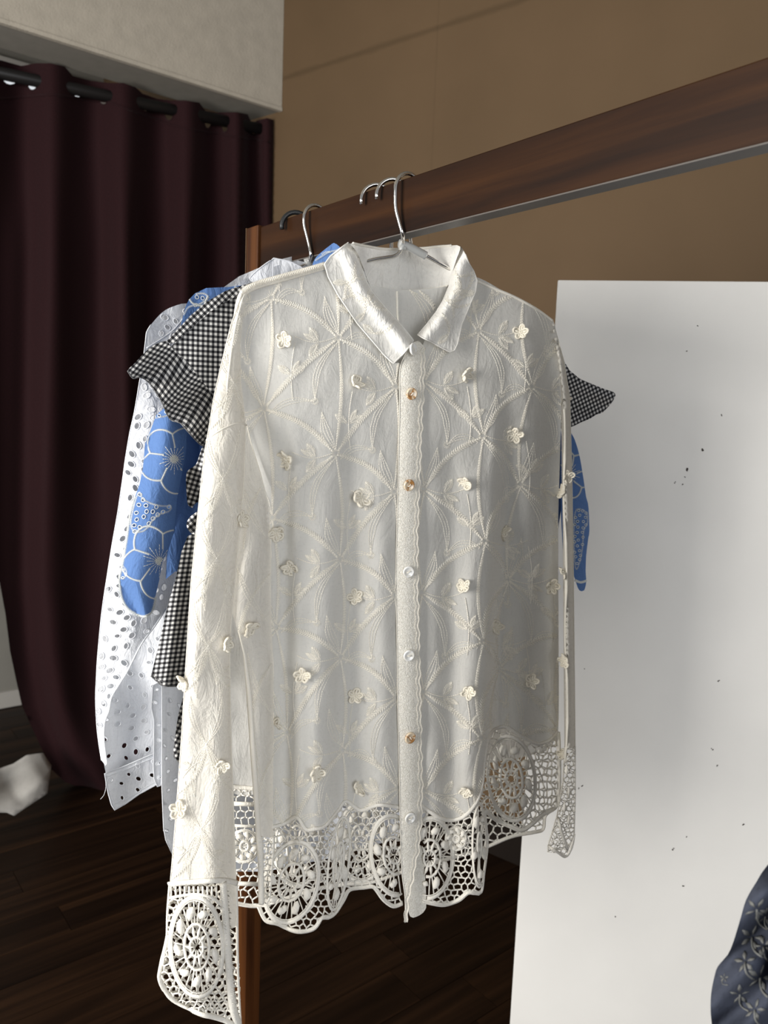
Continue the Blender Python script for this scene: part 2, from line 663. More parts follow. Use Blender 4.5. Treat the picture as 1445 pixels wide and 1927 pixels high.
def brown_wall():
    m, nt, b, out = mat_new('brown_wall')
    uv = coords(nt, False)
    n1 = node(nt, 'ShaderNodeTexNoise', i_Scale=2.2, i_Detail=5.0)
    n2 = node(nt, 'ShaderNodeTexNoise', i_Scale=240.0, i_Detail=2.0)
    nt.links.new(uv, n1.inputs[0])
    nt.links.new(uv, n2.inputs[0])
    base = ramp(nt, n1.outputs[0], [(.3, (.108, .069, .0365)), (.7, (.130, .083, .0445))])
    # an old dirty seam line running level across the wall, with smudges
    sp = node(nt, 'ShaderNodeSeparateXYZ')
    nt.links.new(uv, sp.inputs[0])
    n3 = node(nt, 'ShaderNodeTexNoise', i_Scale=9.0, i_Detail=5.0)
    nt.links.new(uv, n3.inputs[0])

    def line(sock, pos, wid):
        d = node(nt, 'ShaderNodeMath', operation='SUBTRACT')
        nt.links.new(sock, d.inputs[0])
        d.inputs[1].default_value = pos
        a = node(nt, 'ShaderNodeMath', operation='ABSOLUTE')
        nt.links.new(d.outputs[0], a.inputs[0])
        ml = node(nt, 'ShaderNodeMath', operation='MULTIPLY')
        nt.links.new(n3.outputs[0], ml.inputs[0])
        ml.inputs[1].default_value = wid * 2.6
        mr = node(nt, 'ShaderNodeMath', operation='DIVIDE')
        nt.links.new(a.outputs[0], mr.inputs[0])
        nt.links.new(ml.outputs[0], mr.inputs[1])
        mm = node(nt, 'ShaderNodeMapRange')
        nt.links.new(mr.outputs[0], mm.inputs[0])
        mm.inputs[1].default_value = 0.2
        mm.inputs[2].default_value = 1.0
        mm.inputs[3].default_value = 1.0
        mm.inputs[4].default_value = 0.0
        return mm.outputs[0]
    la = line(sp.outputs[2], SEAM_Z, .010)
    lb = line(sp.outputs[0], SEAM_X, .004)
    mxm = node(nt, 'ShaderNodeMath', operation='MULTIPLY_ADD')
    nt.links.new(lb, mxm.inputs[0])
    mxm.inputs[1].default_value = .35
    nt.links.new(la, mxm.inputs[2])
    s2 = node(nt, 'ShaderNodeMath', operation='MULTIPLY')
    nt.links.new(mxm.outputs[0], s2.inputs[0])
    s2.inputs[1].default_value = .42
    mix = node(nt, 'ShaderNodeMix', data_type='RGBA')
    nt.links.new(s2.outputs[0], mix.inputs[0])
    nt.links.new(base, mix.inputs[6])
    mix.inputs[7].default_value = (.055, .035, .017, 1)
    nt.links.new(mix.outputs[2], b.inputs['Base Color'])
    b.inputs['Roughness'].default_value = .7
    b.inputs['Specular IOR Level'].default_value = .2
    bump(nt, n2.outputs[0], .2, .0006, b)
    return m


# ------------------------------------------------------------------ the room
WALL_Y = 1.465
BEAM_X = -2.51
WALL_AZ = 14.0
wallpl = Plane(BEAM_X, WALL_Y, WALL_AZ)
SEAM_Z = float(wallpl.P(700, 93)[2])
SEAM_X = float((wallpl.P(824, 40) - wallpl.O) @ wallpl.es)
print('seam', wallpl.P(530, 167)[2], wallpl.P(820, 42)[2])


def wall_y(x):
    return WALL_Y + (x - BEAM_X) * math.tan(math.radians(WALL_AZ))


M['brown'] = brown_wall()
ROOM_H = 3.05


def structure(name, mb, mat, parent=None, smooth=False):
    o = mb.build(name, mat, parent, smooth)
    if parent is None:
        o['kind'] = 'structure'
    return o


mb = MB()
mb.box((-1.3, 0, 0), (4.3, .1, ROOM_H))
wr_ = structure('wall_right', mb, M['brown'])
wr_.location = (BEAM_X, WALL_Y, 0)
wr_.rotation_euler = (0, 0, math.radians(WALL_AZ))
BZ = CAM_H + 1.0037 * 2.51 / 2.4      # underside of the beam
mb = MB()
mb.box((BEAM_X - .17, -1.6, BZ + .012), (BEAM_X, WALL_Y - .001, ROOM_H))
wl = structure('wall_left', mb, M['plaster'])
mb = MB()
mb.box((BEAM_X - .172, -1.6, BZ), (BEAM_X - .004, WALL_Y - .001, BZ + .0115))
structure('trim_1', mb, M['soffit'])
mb = MB()
mb.box((BEAM_X - .012, -1.6, BZ - .002), (BEAM_X + .004, WALL_Y - .0015, BZ + .010))
structure('trim_2', mb, M['plaster'])
mb = MB()
mb.box((-3.68, -1.6, 0), (-3.58, wall_y(-3.6) + .06, ROOM_H))
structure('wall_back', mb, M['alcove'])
mb = MB()
mb.box((-3.579, -1.6, 0.003), (-3.562, wall_y(-3.57) - .004, .075))
structure('baseboard_back', mb, M['skirting'])
mb = MB()
mb.box((-1.2, -.016, .002), (4.3, -.0005, .13))
bb_ = structure('baseboard_right', mb, M['darkbase'])
bb_.location = (BEAM_X, WALL_Y, 0)
bb_.rotation_euler = (0, 0, math.radians(WALL_AZ))
WX, WY0, WY1, WZ0, WZ1 = -3.578, .35, 1.15, 2.25, 2.66
mb = MB()
for (a, b) in (((WY0 - .05, WZ0 - .05), (WY1 + .05, WZ0)), ((WY0 - .05, WZ1), (WY1 + .05, WZ1 + .05)), ((WY0 - .05, WZ0), (WY0, WZ1)), ((WY1, WZ0), (WY1 + .05, WZ1))):
    mb.box((WX, a[0], a[1]), (WX + .03, b[0], b[1]))
wn = structure('window_1', mb, M['skirting'])
mb = MB()
mb.box((WX, WY0, WZ0), (WX + .006, WY1, WZ1))
structure('pane', mb, M['pane'], wn)
mb = MB()
mb.box((-3.58, -1.6, ROOM_H - .02), (1.6, WALL_Y + .9, ROOM_H + .08))
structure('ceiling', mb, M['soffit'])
mb = MB()
mb.box((-3.7, -1.7, -.08), (1.6, WALL_Y + .9, -.004))
fl = structure('floor', mb, M['joint'])
PW = .118
plank_me = {}
for L_ in (.9, 1.2):
    b_ = MB()
    b_.box((-PW / 2 + .0008, -L_ / 2 + .0008, -.012), (PW / 2 - .0008, L_ / 2 - .0008, 0))
    o = b_.build('plank', M['floor'], fl, False)
    md = None
    plank_me[L_] = o.data
    bpy.data.objects.remove(o)
x = -3.56
row = 0
while x < 0.75:
    y = -1.55 - (row * .37) % .8
    k = row
    while y < wall_y(x) + .05:
        L_ = (.9, 1.2)[k % 2]
        yc = y + L_ / 2
        if yc + L_ / 2 > -1.3:
            o = bpy.data.objects.new('plank', plank_me[L_])
            COL.objects.link(o)
            o.parent = fl
            o.location = (x + PW / 2, yc, 0)
        y += L_
        k += 1
    x += PW
    row += 1

# ------------------------------------------------------------------ curtain
RA = np.array([-2.563, 1.455, 0])
RB = np.array([-2.76, 0.40, 0])
rdir = RA - RB
raz = math.degrees(math.atan2(rdir[1], rdir[0]))
rodpl = Plane(RA[0], RA[1], raz)
ROD_Z = float(rodpl.P(296, 201)[2])
mb = MB()
p0 = RB + (RB - RA) * .6
mb.tube([(p0[0], p0[1], ROD_Z), (RA[0] - .004, RA[1] - .02, ROD_Z)], .0185, 16)
rod = mb.build('curtain_rod', M['rod'])
tag(rod, 'black round curtain rod under the white beam', 'curtain rod')
ct = empty('curtain', (RB[0], RB[1], 0), 'dark burgundy curtain hanging in folds from the black rod', 'curtain')
# phase: even = in front of the rod, odd = behind it
ph_x = np.array([-240, -170, -100, -35, 38, 100, 170, 235, 296, 355, 405, 447, 477, 503, 520])
ph_v = np.array([-4, -3, -2, -1, 0, 1, 2, 3, 4, 5, 6, 7, 8, 9, 9.6]) * math.pi + math.pi
edge_drift = poly_x([(0, 60), (0, 1000), (2, 1100), (10, 1154), (19, 1226), (41, 1327), (83, 1416), (130, 1470), (190, 1500)])


def curt_n(px, py):
    top = rodpl.P(px, np.full(np.shape(px), 200.0))
    dr = edge_drift(py)
    xq = px + 18 * sstep(250, 1400, py) * np.sin(px / 47.0) - dr * np.clip(1 - px / 430.0, 0, 1)
    ph = np.interp(xq, ph_x, ph_v)
    amp = .042 - .012 * sstep(300, 1300, py)
    sharp = np.cos(ph)
    n = amp * (sharp + .22 * np.cos(2 * ph + .6) * sstep(240, 500, py))
    n = n + .010 * np.sin(px / 17.0 + py / 900.0) * sstep(260, 520, py)
    n += .05 * sstep(1300, 1500, py)
    n -= .03 * sstep(1200, 1450, py) * G(px, 60 + (py - 1200) * .22, 20)
    return n


cs = Surf(rodpl, curt_n)


def floor_y(pl, px, n=0.0):
    """pixel row where the plane meets the floor in that pixel column"""
    lo, hi = 1000.0, 2600.0
    for _ in range(40):
        m_ = (lo + hi) / 2
        if pl.P(px, m_, n)[2] > 0.004:
            lo = m_
        else:
            hi = m_
    return lo


top_ol = [(-230, 58), (-120, 86), (-40, 104), (4, 114), (40, 124), (68, 119), (95, 119), (122, 125), (137, 143), (170, 152), (205, 156), (232, 156), (255, 164), (268, 176), (296, 186),
          (322, 189), (349, 189), (375, 193), (387, 209), (408, 212), (428, 211), (446, 211), (466, 215), (474, 232), (486, 226), (503, 222), (516, 226)]
bot_ol = [(517, floor_y(rodpl, 517, .05))] + [(q, floor_y(rodpl, q, .05) - (6 if q % 80 else 0)) for q in (480, 440, 400, 360, 320, 280, 240)] + \
         [(192, 1491), (161, 1487), (122, 1471), (96, 1447), (83, 1418), (60, 1369), (41, 1327), (31, 1283), (19, 1226), (10, 1154), (0, 1100), (-20, 1010), (-60, 900), (-120, 760), (-200, 600)]


def ell(cx, cy, rx, ry, rot=0.0, n=12):
    a = np.arange(n) * 2 * math.pi / n
    x_, y_ = rx * np.cos(a), ry * np.sin(a)
    return np.stack([cx + x_ * math.cos(rot) - y_ * math.sin(rot), cy + x_ * math.sin(rot) + y_ * math.cos(rot)], -1)


holes = [ell(20, 147, 15, 13), ell(61, 158, 9, 12), ell(146, 172, 8, 13), ell(195, 184, 9, 13),
         ell(274, 199, 7, 11), ell(318, 215, 8, 12), ell(391, 231, 6, 11), ell(423, 239, 6, 10), ell(477, 246, 4, 7)]
cp, _, _ = sheet('curtain_panel', top_ol + bot_ol, cs, M['curtain'], ct, 10, holes, crv=False)
# doubled header band, stitched down below the holes
hb = MB()
xs_ = np.arange(-220, 515, 7.0)
tline = np.interp(xs_, [-220, 0, 100, 205, 330, 470, 515], [130, 186, 178, 192, 238, 262, 268])
cs.cord(hb, np.stack([xs_, tline], -1), 5, .002, 4, flat=.4)
hb.build('header_seam', M['curtain'], ct)
for h in holes:
    gr = MB()
    cs.cord(gr, h, 2.2, .001, 5, True)
    gr.build('eyelet_edge', M['curtain'], ct)

# ------------------------------------------------------------------ white cloth heap on the floor
clpl = Plane(-2.60, .60, 100)


def cl_n(px, py):
    t = sstep(1415, 1540, py)
    facets = .055 * np.abs(((px * .9 + (py - 1420) * 1.1) / 62.0) % 2 - 1) - .05 * np.abs(((px * 1.2 - (py - 1420) * .9) / 85.0 + .4) % 2 - 1)
    return .16 * t - .02 + facets * np.sin(np.clip(t, 0, 1) * math.pi) + .02 * G(px, 60, 40)


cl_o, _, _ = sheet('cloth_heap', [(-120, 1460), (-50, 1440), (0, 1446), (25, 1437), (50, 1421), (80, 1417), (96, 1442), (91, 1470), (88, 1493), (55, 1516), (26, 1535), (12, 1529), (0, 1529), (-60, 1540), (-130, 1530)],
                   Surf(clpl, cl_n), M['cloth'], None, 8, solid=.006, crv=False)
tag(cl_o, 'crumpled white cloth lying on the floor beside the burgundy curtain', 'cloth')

# ------------------------------------------------------------------ clothes rack
BY0, BY1 = .62, .62 * 1.0360
BZT, BZB = CAM_H + .2774 * .62 / .6, CAM_H + .2152 * .62 / .6
barpl = Plane(0, BY0, 0)
PX0 = float(barpl.P(468, 470)[0])
rk = empty('clothes_rack', (-.5, BY0, 0), 'dark brown wooden clothes rack with a flat board rail above the blouses', 'rack')


def bevbox(name, a, b, mat, parent, bev=.0015):
    m_ = MB()
    m_.box(a, b)
    o = m_.build(name, mat, parent, False)
    md = o.modifiers.new('bevel', 'BEVEL')
    md.width = bev
    md.segments = 2
    return o


bevbox('rail', (PX0 + .0375, BY0, BZB), (.62, BY1, BZT), M['wood'], rk)
POSTW = .066
bevbox('bottom_sheen', (PX0 + .04, BY0 + .0006, BZB - .0012), (.615, BY1 - .0006, BZB + .0004), M['railsheen'], rk, .0003)  # added strip, reflected light painted on the rail's underside
bevbox('post', (PX0, BY0 - .004, .03), (PX0 + POSTW * .55, BY1 + .004, BZT + .003), M['postwood'], rk)
bevbox('edge_band', (PX0 - .0022, BY0 - .005, .03), (PX0 - .0002, BY1 + .012, BZT + .0035), M['edgewood'], rk, .0006)
bevbox('post', (.62, BY0 - .004, .03), (.66, BY1 + .004, BZT + .003), M['postwood'], rk)
bevbox('foot', (PX0, BY0 - .20, .002), (PX0 + .04, BY1 + .2, .03), M['postwood'], rk)
bevbox('foot', (.62, BY0 - .20, .002), (.66, BY1 + .2, .03), M['postwood'], rk)

# ------------------------------------------------------------------ white board
d_ = ray(1050, 527)
bd = 1.40
Pb = C0 + d_ * bd
baz = 41.6
bpl = Plane(Pb[0], Pb[1], baz)
topz = float(bpl.P(1050, 527)[2])
Lb = .72
e = np.array([math.cos(math.radians(baz)), math.sin(math.radians(baz)), 0])
nrm = bpl.en
m_ = MB()
th = .018
q = [Pb * [1, 1, 0], Pb * [1, 1, 0] + e * Lb, Pb * [1, 1, 0] + e * Lb - nrm * th, Pb * [1, 1, 0] - nrm * th]
V_ = [(p[0], p[1], .002) for p in q] + [(p[0], p[1], topz) for p in q]
m_.add(V_, [(3, 2, 1, 0), (4, 5, 6, 7), (0, 1, 5, 4), (1, 2, 6, 5), (2, 3, 7, 6), (3, 0, 4, 7)])
bo = m_.build('board', M['board'], None, False)
md = bo.modifiers.new('bevel', 'BEVEL')
md.width = .0012
md.segments = 2
tag(bo, 'large white painted board standing upright behind the blouses', 'board')
sp_ = MB()
for (px, py, r) in [(1292, 884, 3), (1322, 846, 3), (1289, 898, 1.5), (1285, 912, 2), (1270, 908, 1.5), (1293, 660, 1.5), (1313, 613, 1.5), (1357, 781, 1.5), (1399, 1551, 2.5),
                    (1267, 1598, 2.5), (1285, 1667, 2), (1157, 1724, 2), (1293, 1575, 1.5), (1095, 1478, 2), (1088, 1484, 1.5), (1352, 1281, 2), (1350, 1440, 2), (1100, 1258, 1.2), (1340, 1410, 2)]:
    for k in range(2):
        c_ = (px + rng.uniform(-1.5, 1.5), py + rng.uniform(-1.5, 1.5))
        h_ = ell(c_[0], c_[1], r * rng.uniform(.5, .9), r * rng.uniform(.4, .8), rng.uniform(0, 3), 7)
        sp_.add(np.concatenate([bpl.P(h_[:, 0], h_[:, 1], .0006), bpl.P(np.array([c_[0]]), np.array([c_[1]]), .0012)]), [(i, (i + 1) % 7, 7) for i in range(7)])
tag(sp_.build('paint_specks', M['speck'], bo), kind='stuff')

# ------------------------------------------------------------------ hangers
XA = float(Plane(0, BY0 - .010, 0).P(744, 362)[0])


def hook_path(x, az, front, r=.021, drop=.03, tip=.012):
    """hook over the rail; front=+1: stem in front of the rail, tip behind; -1 the other way round"""
    a = math.radians(az)
    es = np.array([math.cos(a), math.sin(a), 0])
    cy = (BY0 + BY1) / 2
    c = np.array([x, cy, BZT - .012])
    rr = r
    pts = []
    for ang in np.linspace(-.25 if front > 0 else -.25, math.pi + .05, 15):
        pts.append(c + es * front * rr * math.cos(ang) + np.array([0, 0, rr * math.sin(ang)]))
    pts = np.array(pts)           # from the tip side to the stem side
    return pts, es, c


def wire_hanger(x, az, front, shoulder_z, label, group, mat, arm=.19, stem_px=None, neck_at=None, wire=.0026, pl=None, arms_px=None, stem_dz=.0, yoff=.0, thick=None):
    hg = empty('clothes_hanger', (x, (BY0 + BY1) / 2, BZT), label, 'hanger', group)
    pts, es, c = hook_path(x, az, front)
    s_end = pts[-1]
    down = []
    side = -front
    if neck_at is not None:
        down = [s_end + np.array([0, 0, -.02]), s_end * .6 + neck_at * .4 + [0, 0, .01]]
        down[1][2] = BZB - .004
        neck = np.asarray(neck_at)
    elif stem_px is not None:
        down = [Plane(0, y_, 0).P(a_, b_) for a_, b_, y_ in stem_px[:-1]]
        a_, b_, y_ = stem_px[-1]
        neck = Plane(0, y_, 0).P(a_, b_)
    elif front > 0:
        down = [s_end + es * side * .0015 + [0, 0, -.018], s_end + es * side * .000 + [0, 0, -.034], s_end + es * (-side) * .005 + [0, 0, -.052],
                s_end + es * (-side) * .010 + [0, 0, -.066], s_end + es * (-side) * .014 + [0, 0, -.085 - stem_dz]]
        neck = s_end + es * (-side) * .015 + np.array([0, 0, -.097 - stem_dz])
    else:
        down = [s_end + [0, 0, -.03], s_end + [0, 0, -.06], s_end + es * (-side) * .006 + [0, 0, -.08], s_end + es * (-side) * .012 + [0, 0, -.095 - stem_dz]]
        neck = s_end + es * (-side) * .013 + np.array([0, 0, -.105 - stem_dz])
    path = cr(np.concatenate([pts, np.array(down), neck[None]]), False, .004)
    b_ = MB()
    b_.tube(path, thick or wire, 10)
    hk = b_.build('hook', mat, hg)
    return hg, neck, es


hgA, neckA, esA = wire_hanger(XA, 90, +1, 0, 'chrome wire hanger whose stem hangs before the rail, in the embroidered cream blouse', 'chrome hangers on the rail', M['chrome'],
                             stem_px=[(745, 390, .611), (751, 416, .614), (757, 438, .6168), (758, 450, .622), (758, 462, .627)])
SH = Plane(neckA[0], neckA[1], 74.5)          # plane of the front blouse
ss0 = Surf(SH, 0.0)
b_ = MB()
armL = cr([(757, 462), (752, 475), (742, 482), (725, 485), (700, 489), (660, 500), (590, 520), (500, 548)], False, 6)
armR = cr([(752, 460), (770, 464), (801, 481), (851, 509), (930, 552), (1010, 598)], False, 6)
bp_ = cr([(500, 548), (494, 556), (505, 560), (760, 574), (1000, 606), (1014, 603), (1010, 598)], False, 8)
b_.tube(ss0.P(armL), .0022, 10)
b_.tube(ss0.P(armR), .0024, 10)
b_.build('arm', M['chrome'], hgA)
m_, nt, bs, out = mat_new('clear_plastic')
bs.inputs['Base Color'].default_value = (.62, .63, .62, 1)
bs.inputs['Roughness'].default_value = .25
bs.inputs['Transmission Weight'].default_value = .45
bs.inputs['IOR'].default_value = 1.3
M['plastic'] = m_
b_ = MB()
b_.tube(ss0.P(cr([(751, 458), (762, 461), (775, 467), (790, 475), (801, 481)], False, 4)), .0052, 10)
b_.tube(ss0.P(np.array([(757, 456), (757, 470)])), .0048, 10)
tag(b_.build('connector', M['plastic'], hgA), 'clear plastic sleeve at the neck of the hanger')

XB = float(barpl.P(697, 375)[0])
XC = float(barpl.P(727, 358)[0])
GI = Plane(neckA[0], neckA[1], 74.5, -.060)       # gingham blouse
BL = Plane(neckA[0], neckA[1], 74.5, -.092)       # blue blouse
hgB, neckB, _ = wire_hanger(XC, 62, -1, 0, 'chrome wire hanger with its cut tip over the rail, nearest behind the front hook', 'chrome hangers on the rail', M['chrome'], neck_at=GI.P(786, 482))
hgC, neckC, _ = wire_hanger(XB, 62, -1, 0, 'chrome wire hanger with its cut tip over the rail, second behind the front hook', 'chrome hangers on the rail', M['chrome'], neck_at=BL.P(735, 484))
XD = float(Plane(0, BY0 - .010, 0).P(572, 405)[0])
hgD, neckD, _ = wire_hanger(XD, 90, +1, 0, 'chrome wire hanger in the white eyelet blouse, farthest along the rail', 'chrome hangers on the rail', M['chrome'],
                             stem_px=[(573, 425, .611), (578, 445, .614), (583, 466, .6165), (585, 480, .6168), (581, 494, .622)])
XE = float(barpl.P(545, 410)[0])
hgE, neckE, _ = wire_hanger(XE, 62, -1, 0, 'black plastic hanger with a thick hook, last on the rail', None, M['black'], thick=.0036)
EY = Plane(neckD[0], neckD[1], 86)            # white eyelet blouse


def add_arms(hg, pl, cpx, lpx, rpx, mat, r=.0022):
    s_ = Surf(pl, 0.0)
    b = MB()
    nk = np.array(cpx, float)
    b.tube(s_.P(cr([nk, nk + [-12, 6], lpx], False, 8)), r, 8)
    b.tube(s_.P(cr([nk, nk + [12, 7], rpx], False, 8)), r, 8)
    b.build('arm', mat, hg)


for hg, nk, pl in ((hgB, neckB, GI), (hgC, neckC, BL), (hgD, neckD, EY)):
    c_ = proj(nk)
    pl_ = Plane(nk[0], nk[1], math.degrees(math.atan2(pl.es[1], pl.es[0])))
    l3 = nk - pl_.es * .14 + [0, 0, -.075]
    r3 = nk + pl_.es * .14 + [0, 0, -.075]
    add_arms(hg, pl_, c_, proj(l3), proj(r3), M['chrome'])
nk = neckE
pl_ = Plane(nk[0], nk[1], 80)
add_arms(hgE, pl_, proj(nk), proj(nk - pl_.es * .15 + [0, 0, -.13]), proj(nk + pl_.es * .15 + [0, 0, -.13]), M['black'], .005)
b_ = MB()
c_ = np.array(proj(neckD))
sD = Surf(EY, 0.0)
b_.tube(sD.P(np.array([c_ + [-3, -8], c_ + [0, 4], c_ + [10, 10]])), .0055, 8)
b_.build('connector', M['plastic'], hgD)

# ------------------------------------------------------------------ cream embroidered blouse (front)
LB = empty('embroidered_blouse', tuple(neckA), 'sheer cream blouse with white floral embroidery, crochet flowers and lace hem, frontmost on the rail', 'blouse')


def wr(px, py, a=.0012):
    """small cloth wrinkles"""
    return a * (np.sin(px / 11.0 + 1.7 * np.sin(py / 57.0)) * np.sin(py / 43.0 + px / 90.0) + .6 * np.sin(py / 19.0 + px / 31.0))


def nL(px, py):
    px = np.asarray(px, float)
    py = np.asarray(py, float)
    base = .006 + .040 * sstep(500, 820, py) + .01 * sstep(900, 1600, py)
    side = -.03 * (1 - sstep(455, 560, px)) * sstep(540, 800, py)
    low = sstep(720, 1050, py)
    lo2 = sstep(1000, 1500, py)
    f = .010 * G(px, 605 + (py - 1000) * .02, 34) * low - .012 * G(px, 537, 15) * low - .011 * G(px, 664 + (py - 1000) * .012, 22) * low + .007 * G(px, 720, 25) * low
    f += .009 * G(px, 590, 20) * lo2 - .012 * G(px, 640, 16) * lo2 + .006 * G(px, 565, 12) * lo2
    f += .004 * G(px, 637, 40) * G(py, 800, 120)
    return base + side + f + wr(px, py, .0009)


def nR(px, py):
    px = np.asarray(px, float)
    py = np.asarray(py, float)
    base = .006 + .040 * sstep(500, 820, py) + .01 * sstep(900, 1600, py)
    k = sstep(640, 1250, py)
    fx = np.interp(py, [600, 900, 1100, 1300, 1700], [935, 925, 915, 908, 906])
    drop = -.060 * sstep(fx - 2, fx + 34, px) * k
    top_side = -.02 * sstep(985, 1050, px) * (1 - k)
    f = .010 * G(px, fx - 22, 26) * k + .020 * G(px, 990, 45) * k - .010 * G(px, 1045, 16) * k
    f += -.006 * G(px, 850, 22) * k + .004 * G(px, 820, 20) * k
    return base + drop + top_side + f + wr(px, py, .0009)


def nBack(px, py):
    px = np.asarray(px, float)
    py = np.asarray(py, float)
    return -.004 - .030 * sstep(500, 750, py) + .006 * np.sin(px / 38.0) * sstep(700, 1300, py) + wr(px, py, .001)


SL, SR, SB = Surf(SH, nL), Surf(SH, nR), Surf(SH, nBack)

back_poly = [(640, 520), (700, 536), (760, 546), (840, 538), (890, 520), (960, 556), (1030, 600), (1048, 700), (1050, 900), (1050, 1200), (1046, 1385), (1000, 1420), (900, 1440), (800, 1470), (700, 1500), (600, 1500), (520, 1490), (430, 1482),
             (432, 1300), (440, 1000), (465, 800), (470, 650), (500, 560), (560, 530)]
sheet('back_panel', back_poly, SB, M['voile'], LB, 14)
# inside of the collar stand, the back yoke seam
stand_surf = Surf(SH, lambda x, y: -.030 + .046 * np.clip(np.abs((x - 768) / 92.0), 0, 1.3) ** 2 - .004 * sstep(470, 540, y))
sheet('collar_stand', [(660, 458), (693, 464), (731, 469), (793, 468), (821, 464), (849, 462), (866, 464), (858, 490), (850, 515), (843, 538), (804, 545), (758, 548), (724, 546), (697, 537), (684, 505), (672, 475)], stand_surf, M['shirt_solid'], LB, 7)
eb = MB()
stand_surf.cord(eb, cr([(697, 536), (724, 545), (758, 547), (804, 544), (843, 537)], False, 5), 2.0, .0006)
stand_surf.cord(eb, cr([(664, 458), (693, 464), (731, 469), (793, 467), (821, 464), (849, 462)], False, 5), 5.0, .0004)
eb.build('stand_seam', M['thread'], LB)

poly_L = [(612, 500), (618, 521), (637, 556), (672, 608), (707, 649), (740, 684), (756, 690), (757, 800), (755, 1000), (752, 1200), (756, 1400), (757, 1522), (747, 1521), (713, 1517), (680, 1527), (664, 1518), (650, 1510), (636, 1527),
          (611, 1557), (590, 1562), (575, 1563), (558, 1540), (535, 1552), (515, 1558), (500, 1560), (497, 1300), (490, 1100), (480, 950), (470, 850), (462, 795), (452, 700), (449, 620), (458, 560), (490, 541), (550, 522)]
sheet('front_panel', poly_L, SL, M['voile'], LB, 8)
poly_R = [(895, 526), (883, 577), (869, 611), (859, 653), (849, 662), (811, 643), (795, 650), (790, 800), (783, 1000), (782, 1200), (788, 1400), (790, 1515), (806, 1528), (840, 1545), (870, 1540), (895, 1515), (908, 1480), (914, 1420),
          (924, 1378), (950, 1368), (972, 1380), (995, 1393), (1014, 1400), (1035, 1392), (1050, 1376), (1051, 1200), (1050, 1000), (1054, 850), (1056, 760), (1053, 700), (1048, 640), (1040, 603), (1010, 582), (960, 556)]
sheet('front_panel', poly_R, SR, M['voile'], LB, 8)

# shoulder seam band left
eb = MB()
SL.cord(eb, cr([(612, 500), (570, 512), (520, 526), (480, 538), (458, 552), (448, 585), (444, 640)], False, 5), 15, .002, 8, flat=.5)
A_, B_ = [], []
sp0 = cr([(612, 497), (570, 509), (520, 522), (480, 534), (456, 548)], False, 3.2)
for p in sp0:
    A_.append(p + [-2, -5]); B_.append(p + [1, 7])
SL.stitches(eb, A_, B_, 2.6, .0075)
eb.build('shoulder_seam', M['thread'], LB)
eb = MB()
SR.cord(eb, cr([(897, 528), (930, 543), (970, 560), (1010, 582), (1040, 604)], False, 5), 6, .0005, 6, flat=.5)
eb.build('shoulder_seam', M['thread'], LB)

# placket
def nP(px, py):
    return .5 * (nL(px * 0 + 752, py) + nR(px * 0 + 793, py)) + .006 - .004 * ((px - 772) / 24.0) ** 2 + .0012 * np.sin(py / 26.0) + .0015


SP = Surf(SH, nP)
pR = lin([(800, 655), (797, 740), (794, 800), (790, 900), (786, 1000), (786, 1100), (790, 1250), (793, 1400), (795, 1480), (793, 1550), (788, 1600), (777, 1655), (768, 1700), (766, 1735)], False, 5)
pR[:, 0] += 1.4 * np.sin(pR[:, 1] / 4.1) + .8 * np.sin(pR[:, 1] / 9.0)
pLl = [(762, 1736), (762, 1690), (756, 1640), (753, 1560), (752, 1480), (749, 1350), (747, 1200), (745, 1080), (748, 950), (750, 850), (752, 760), (752, 700), (762, 668), (778, 645), (790, 643)]
ph, ph_ol, _ = sheet('button_band', [tuple(p) for p in pR] + pLl, SP, M['terry'], LB, 6, crv=False)
eb = MB()
SP.cord(eb, pR, 3.0, .0006)
SP.cord(eb, cr(pLl, False, 6), 1.6, .0004)
SP.cord(eb, pR + [-6, 0], 1.2, .0008)
eb.build('band_stitching', M['thread'], LB)
SU = Surf(SH, lambda x, y: nP(np.minimum(x, 780), y) - .008)
sheet('under_band', [(768, 1640), (790, 1590), (799, 1640), (802, 1698), (800, 1712), (790, 1722), (772, 1725), (766, 1690)], SU, M['terry'], LB, 6)

# collar wings: they stand off the panel and roll over at the neckline
cw_in_L = np.array([(655, 457), (672, 473), (680, 500), (690, 530), (700, 548), (724, 577), (748, 604), (777, 640)], float)


def ncolL(px, py):
    q = np.stack([np.asarray(px, float), np.asarray(py, float)], -1)
    d = mindist(q.reshape(-1, 2), lin(cw_in_L, False, 3)).reshape(np.shape(px))
    return nL(px, py) + .008 + .010 * np.sin(np.clip(d / 34.0, 0, 1) * math.pi) - .012 * np.clip(1 - d / 9.0, 0, 1) + .004 * sstep(600, 690, py) + wr(px, py, .0011)


cw_in_R = np.array([(866, 464), (859, 483), (850, 511), (845, 539), (821, 587), (786, 629)], float)


def ncolR(px, py):
    q = np.stack([np.asarray(px, float), np.asarray(py, float)], -1)
    d = mindist(q.reshape(-1, 2), lin(cw_in_R, False, 3)).reshape(np.shape(px))
    return nR(px, py) + .008 + .010 * np.sin(np.clip(d / 34.0, 0, 1) * math.pi) - .012 * np.clip(1 - d / 9.0, 0, 1) + .004 * sstep(580, 650, py) + wr(px, py, .0011)


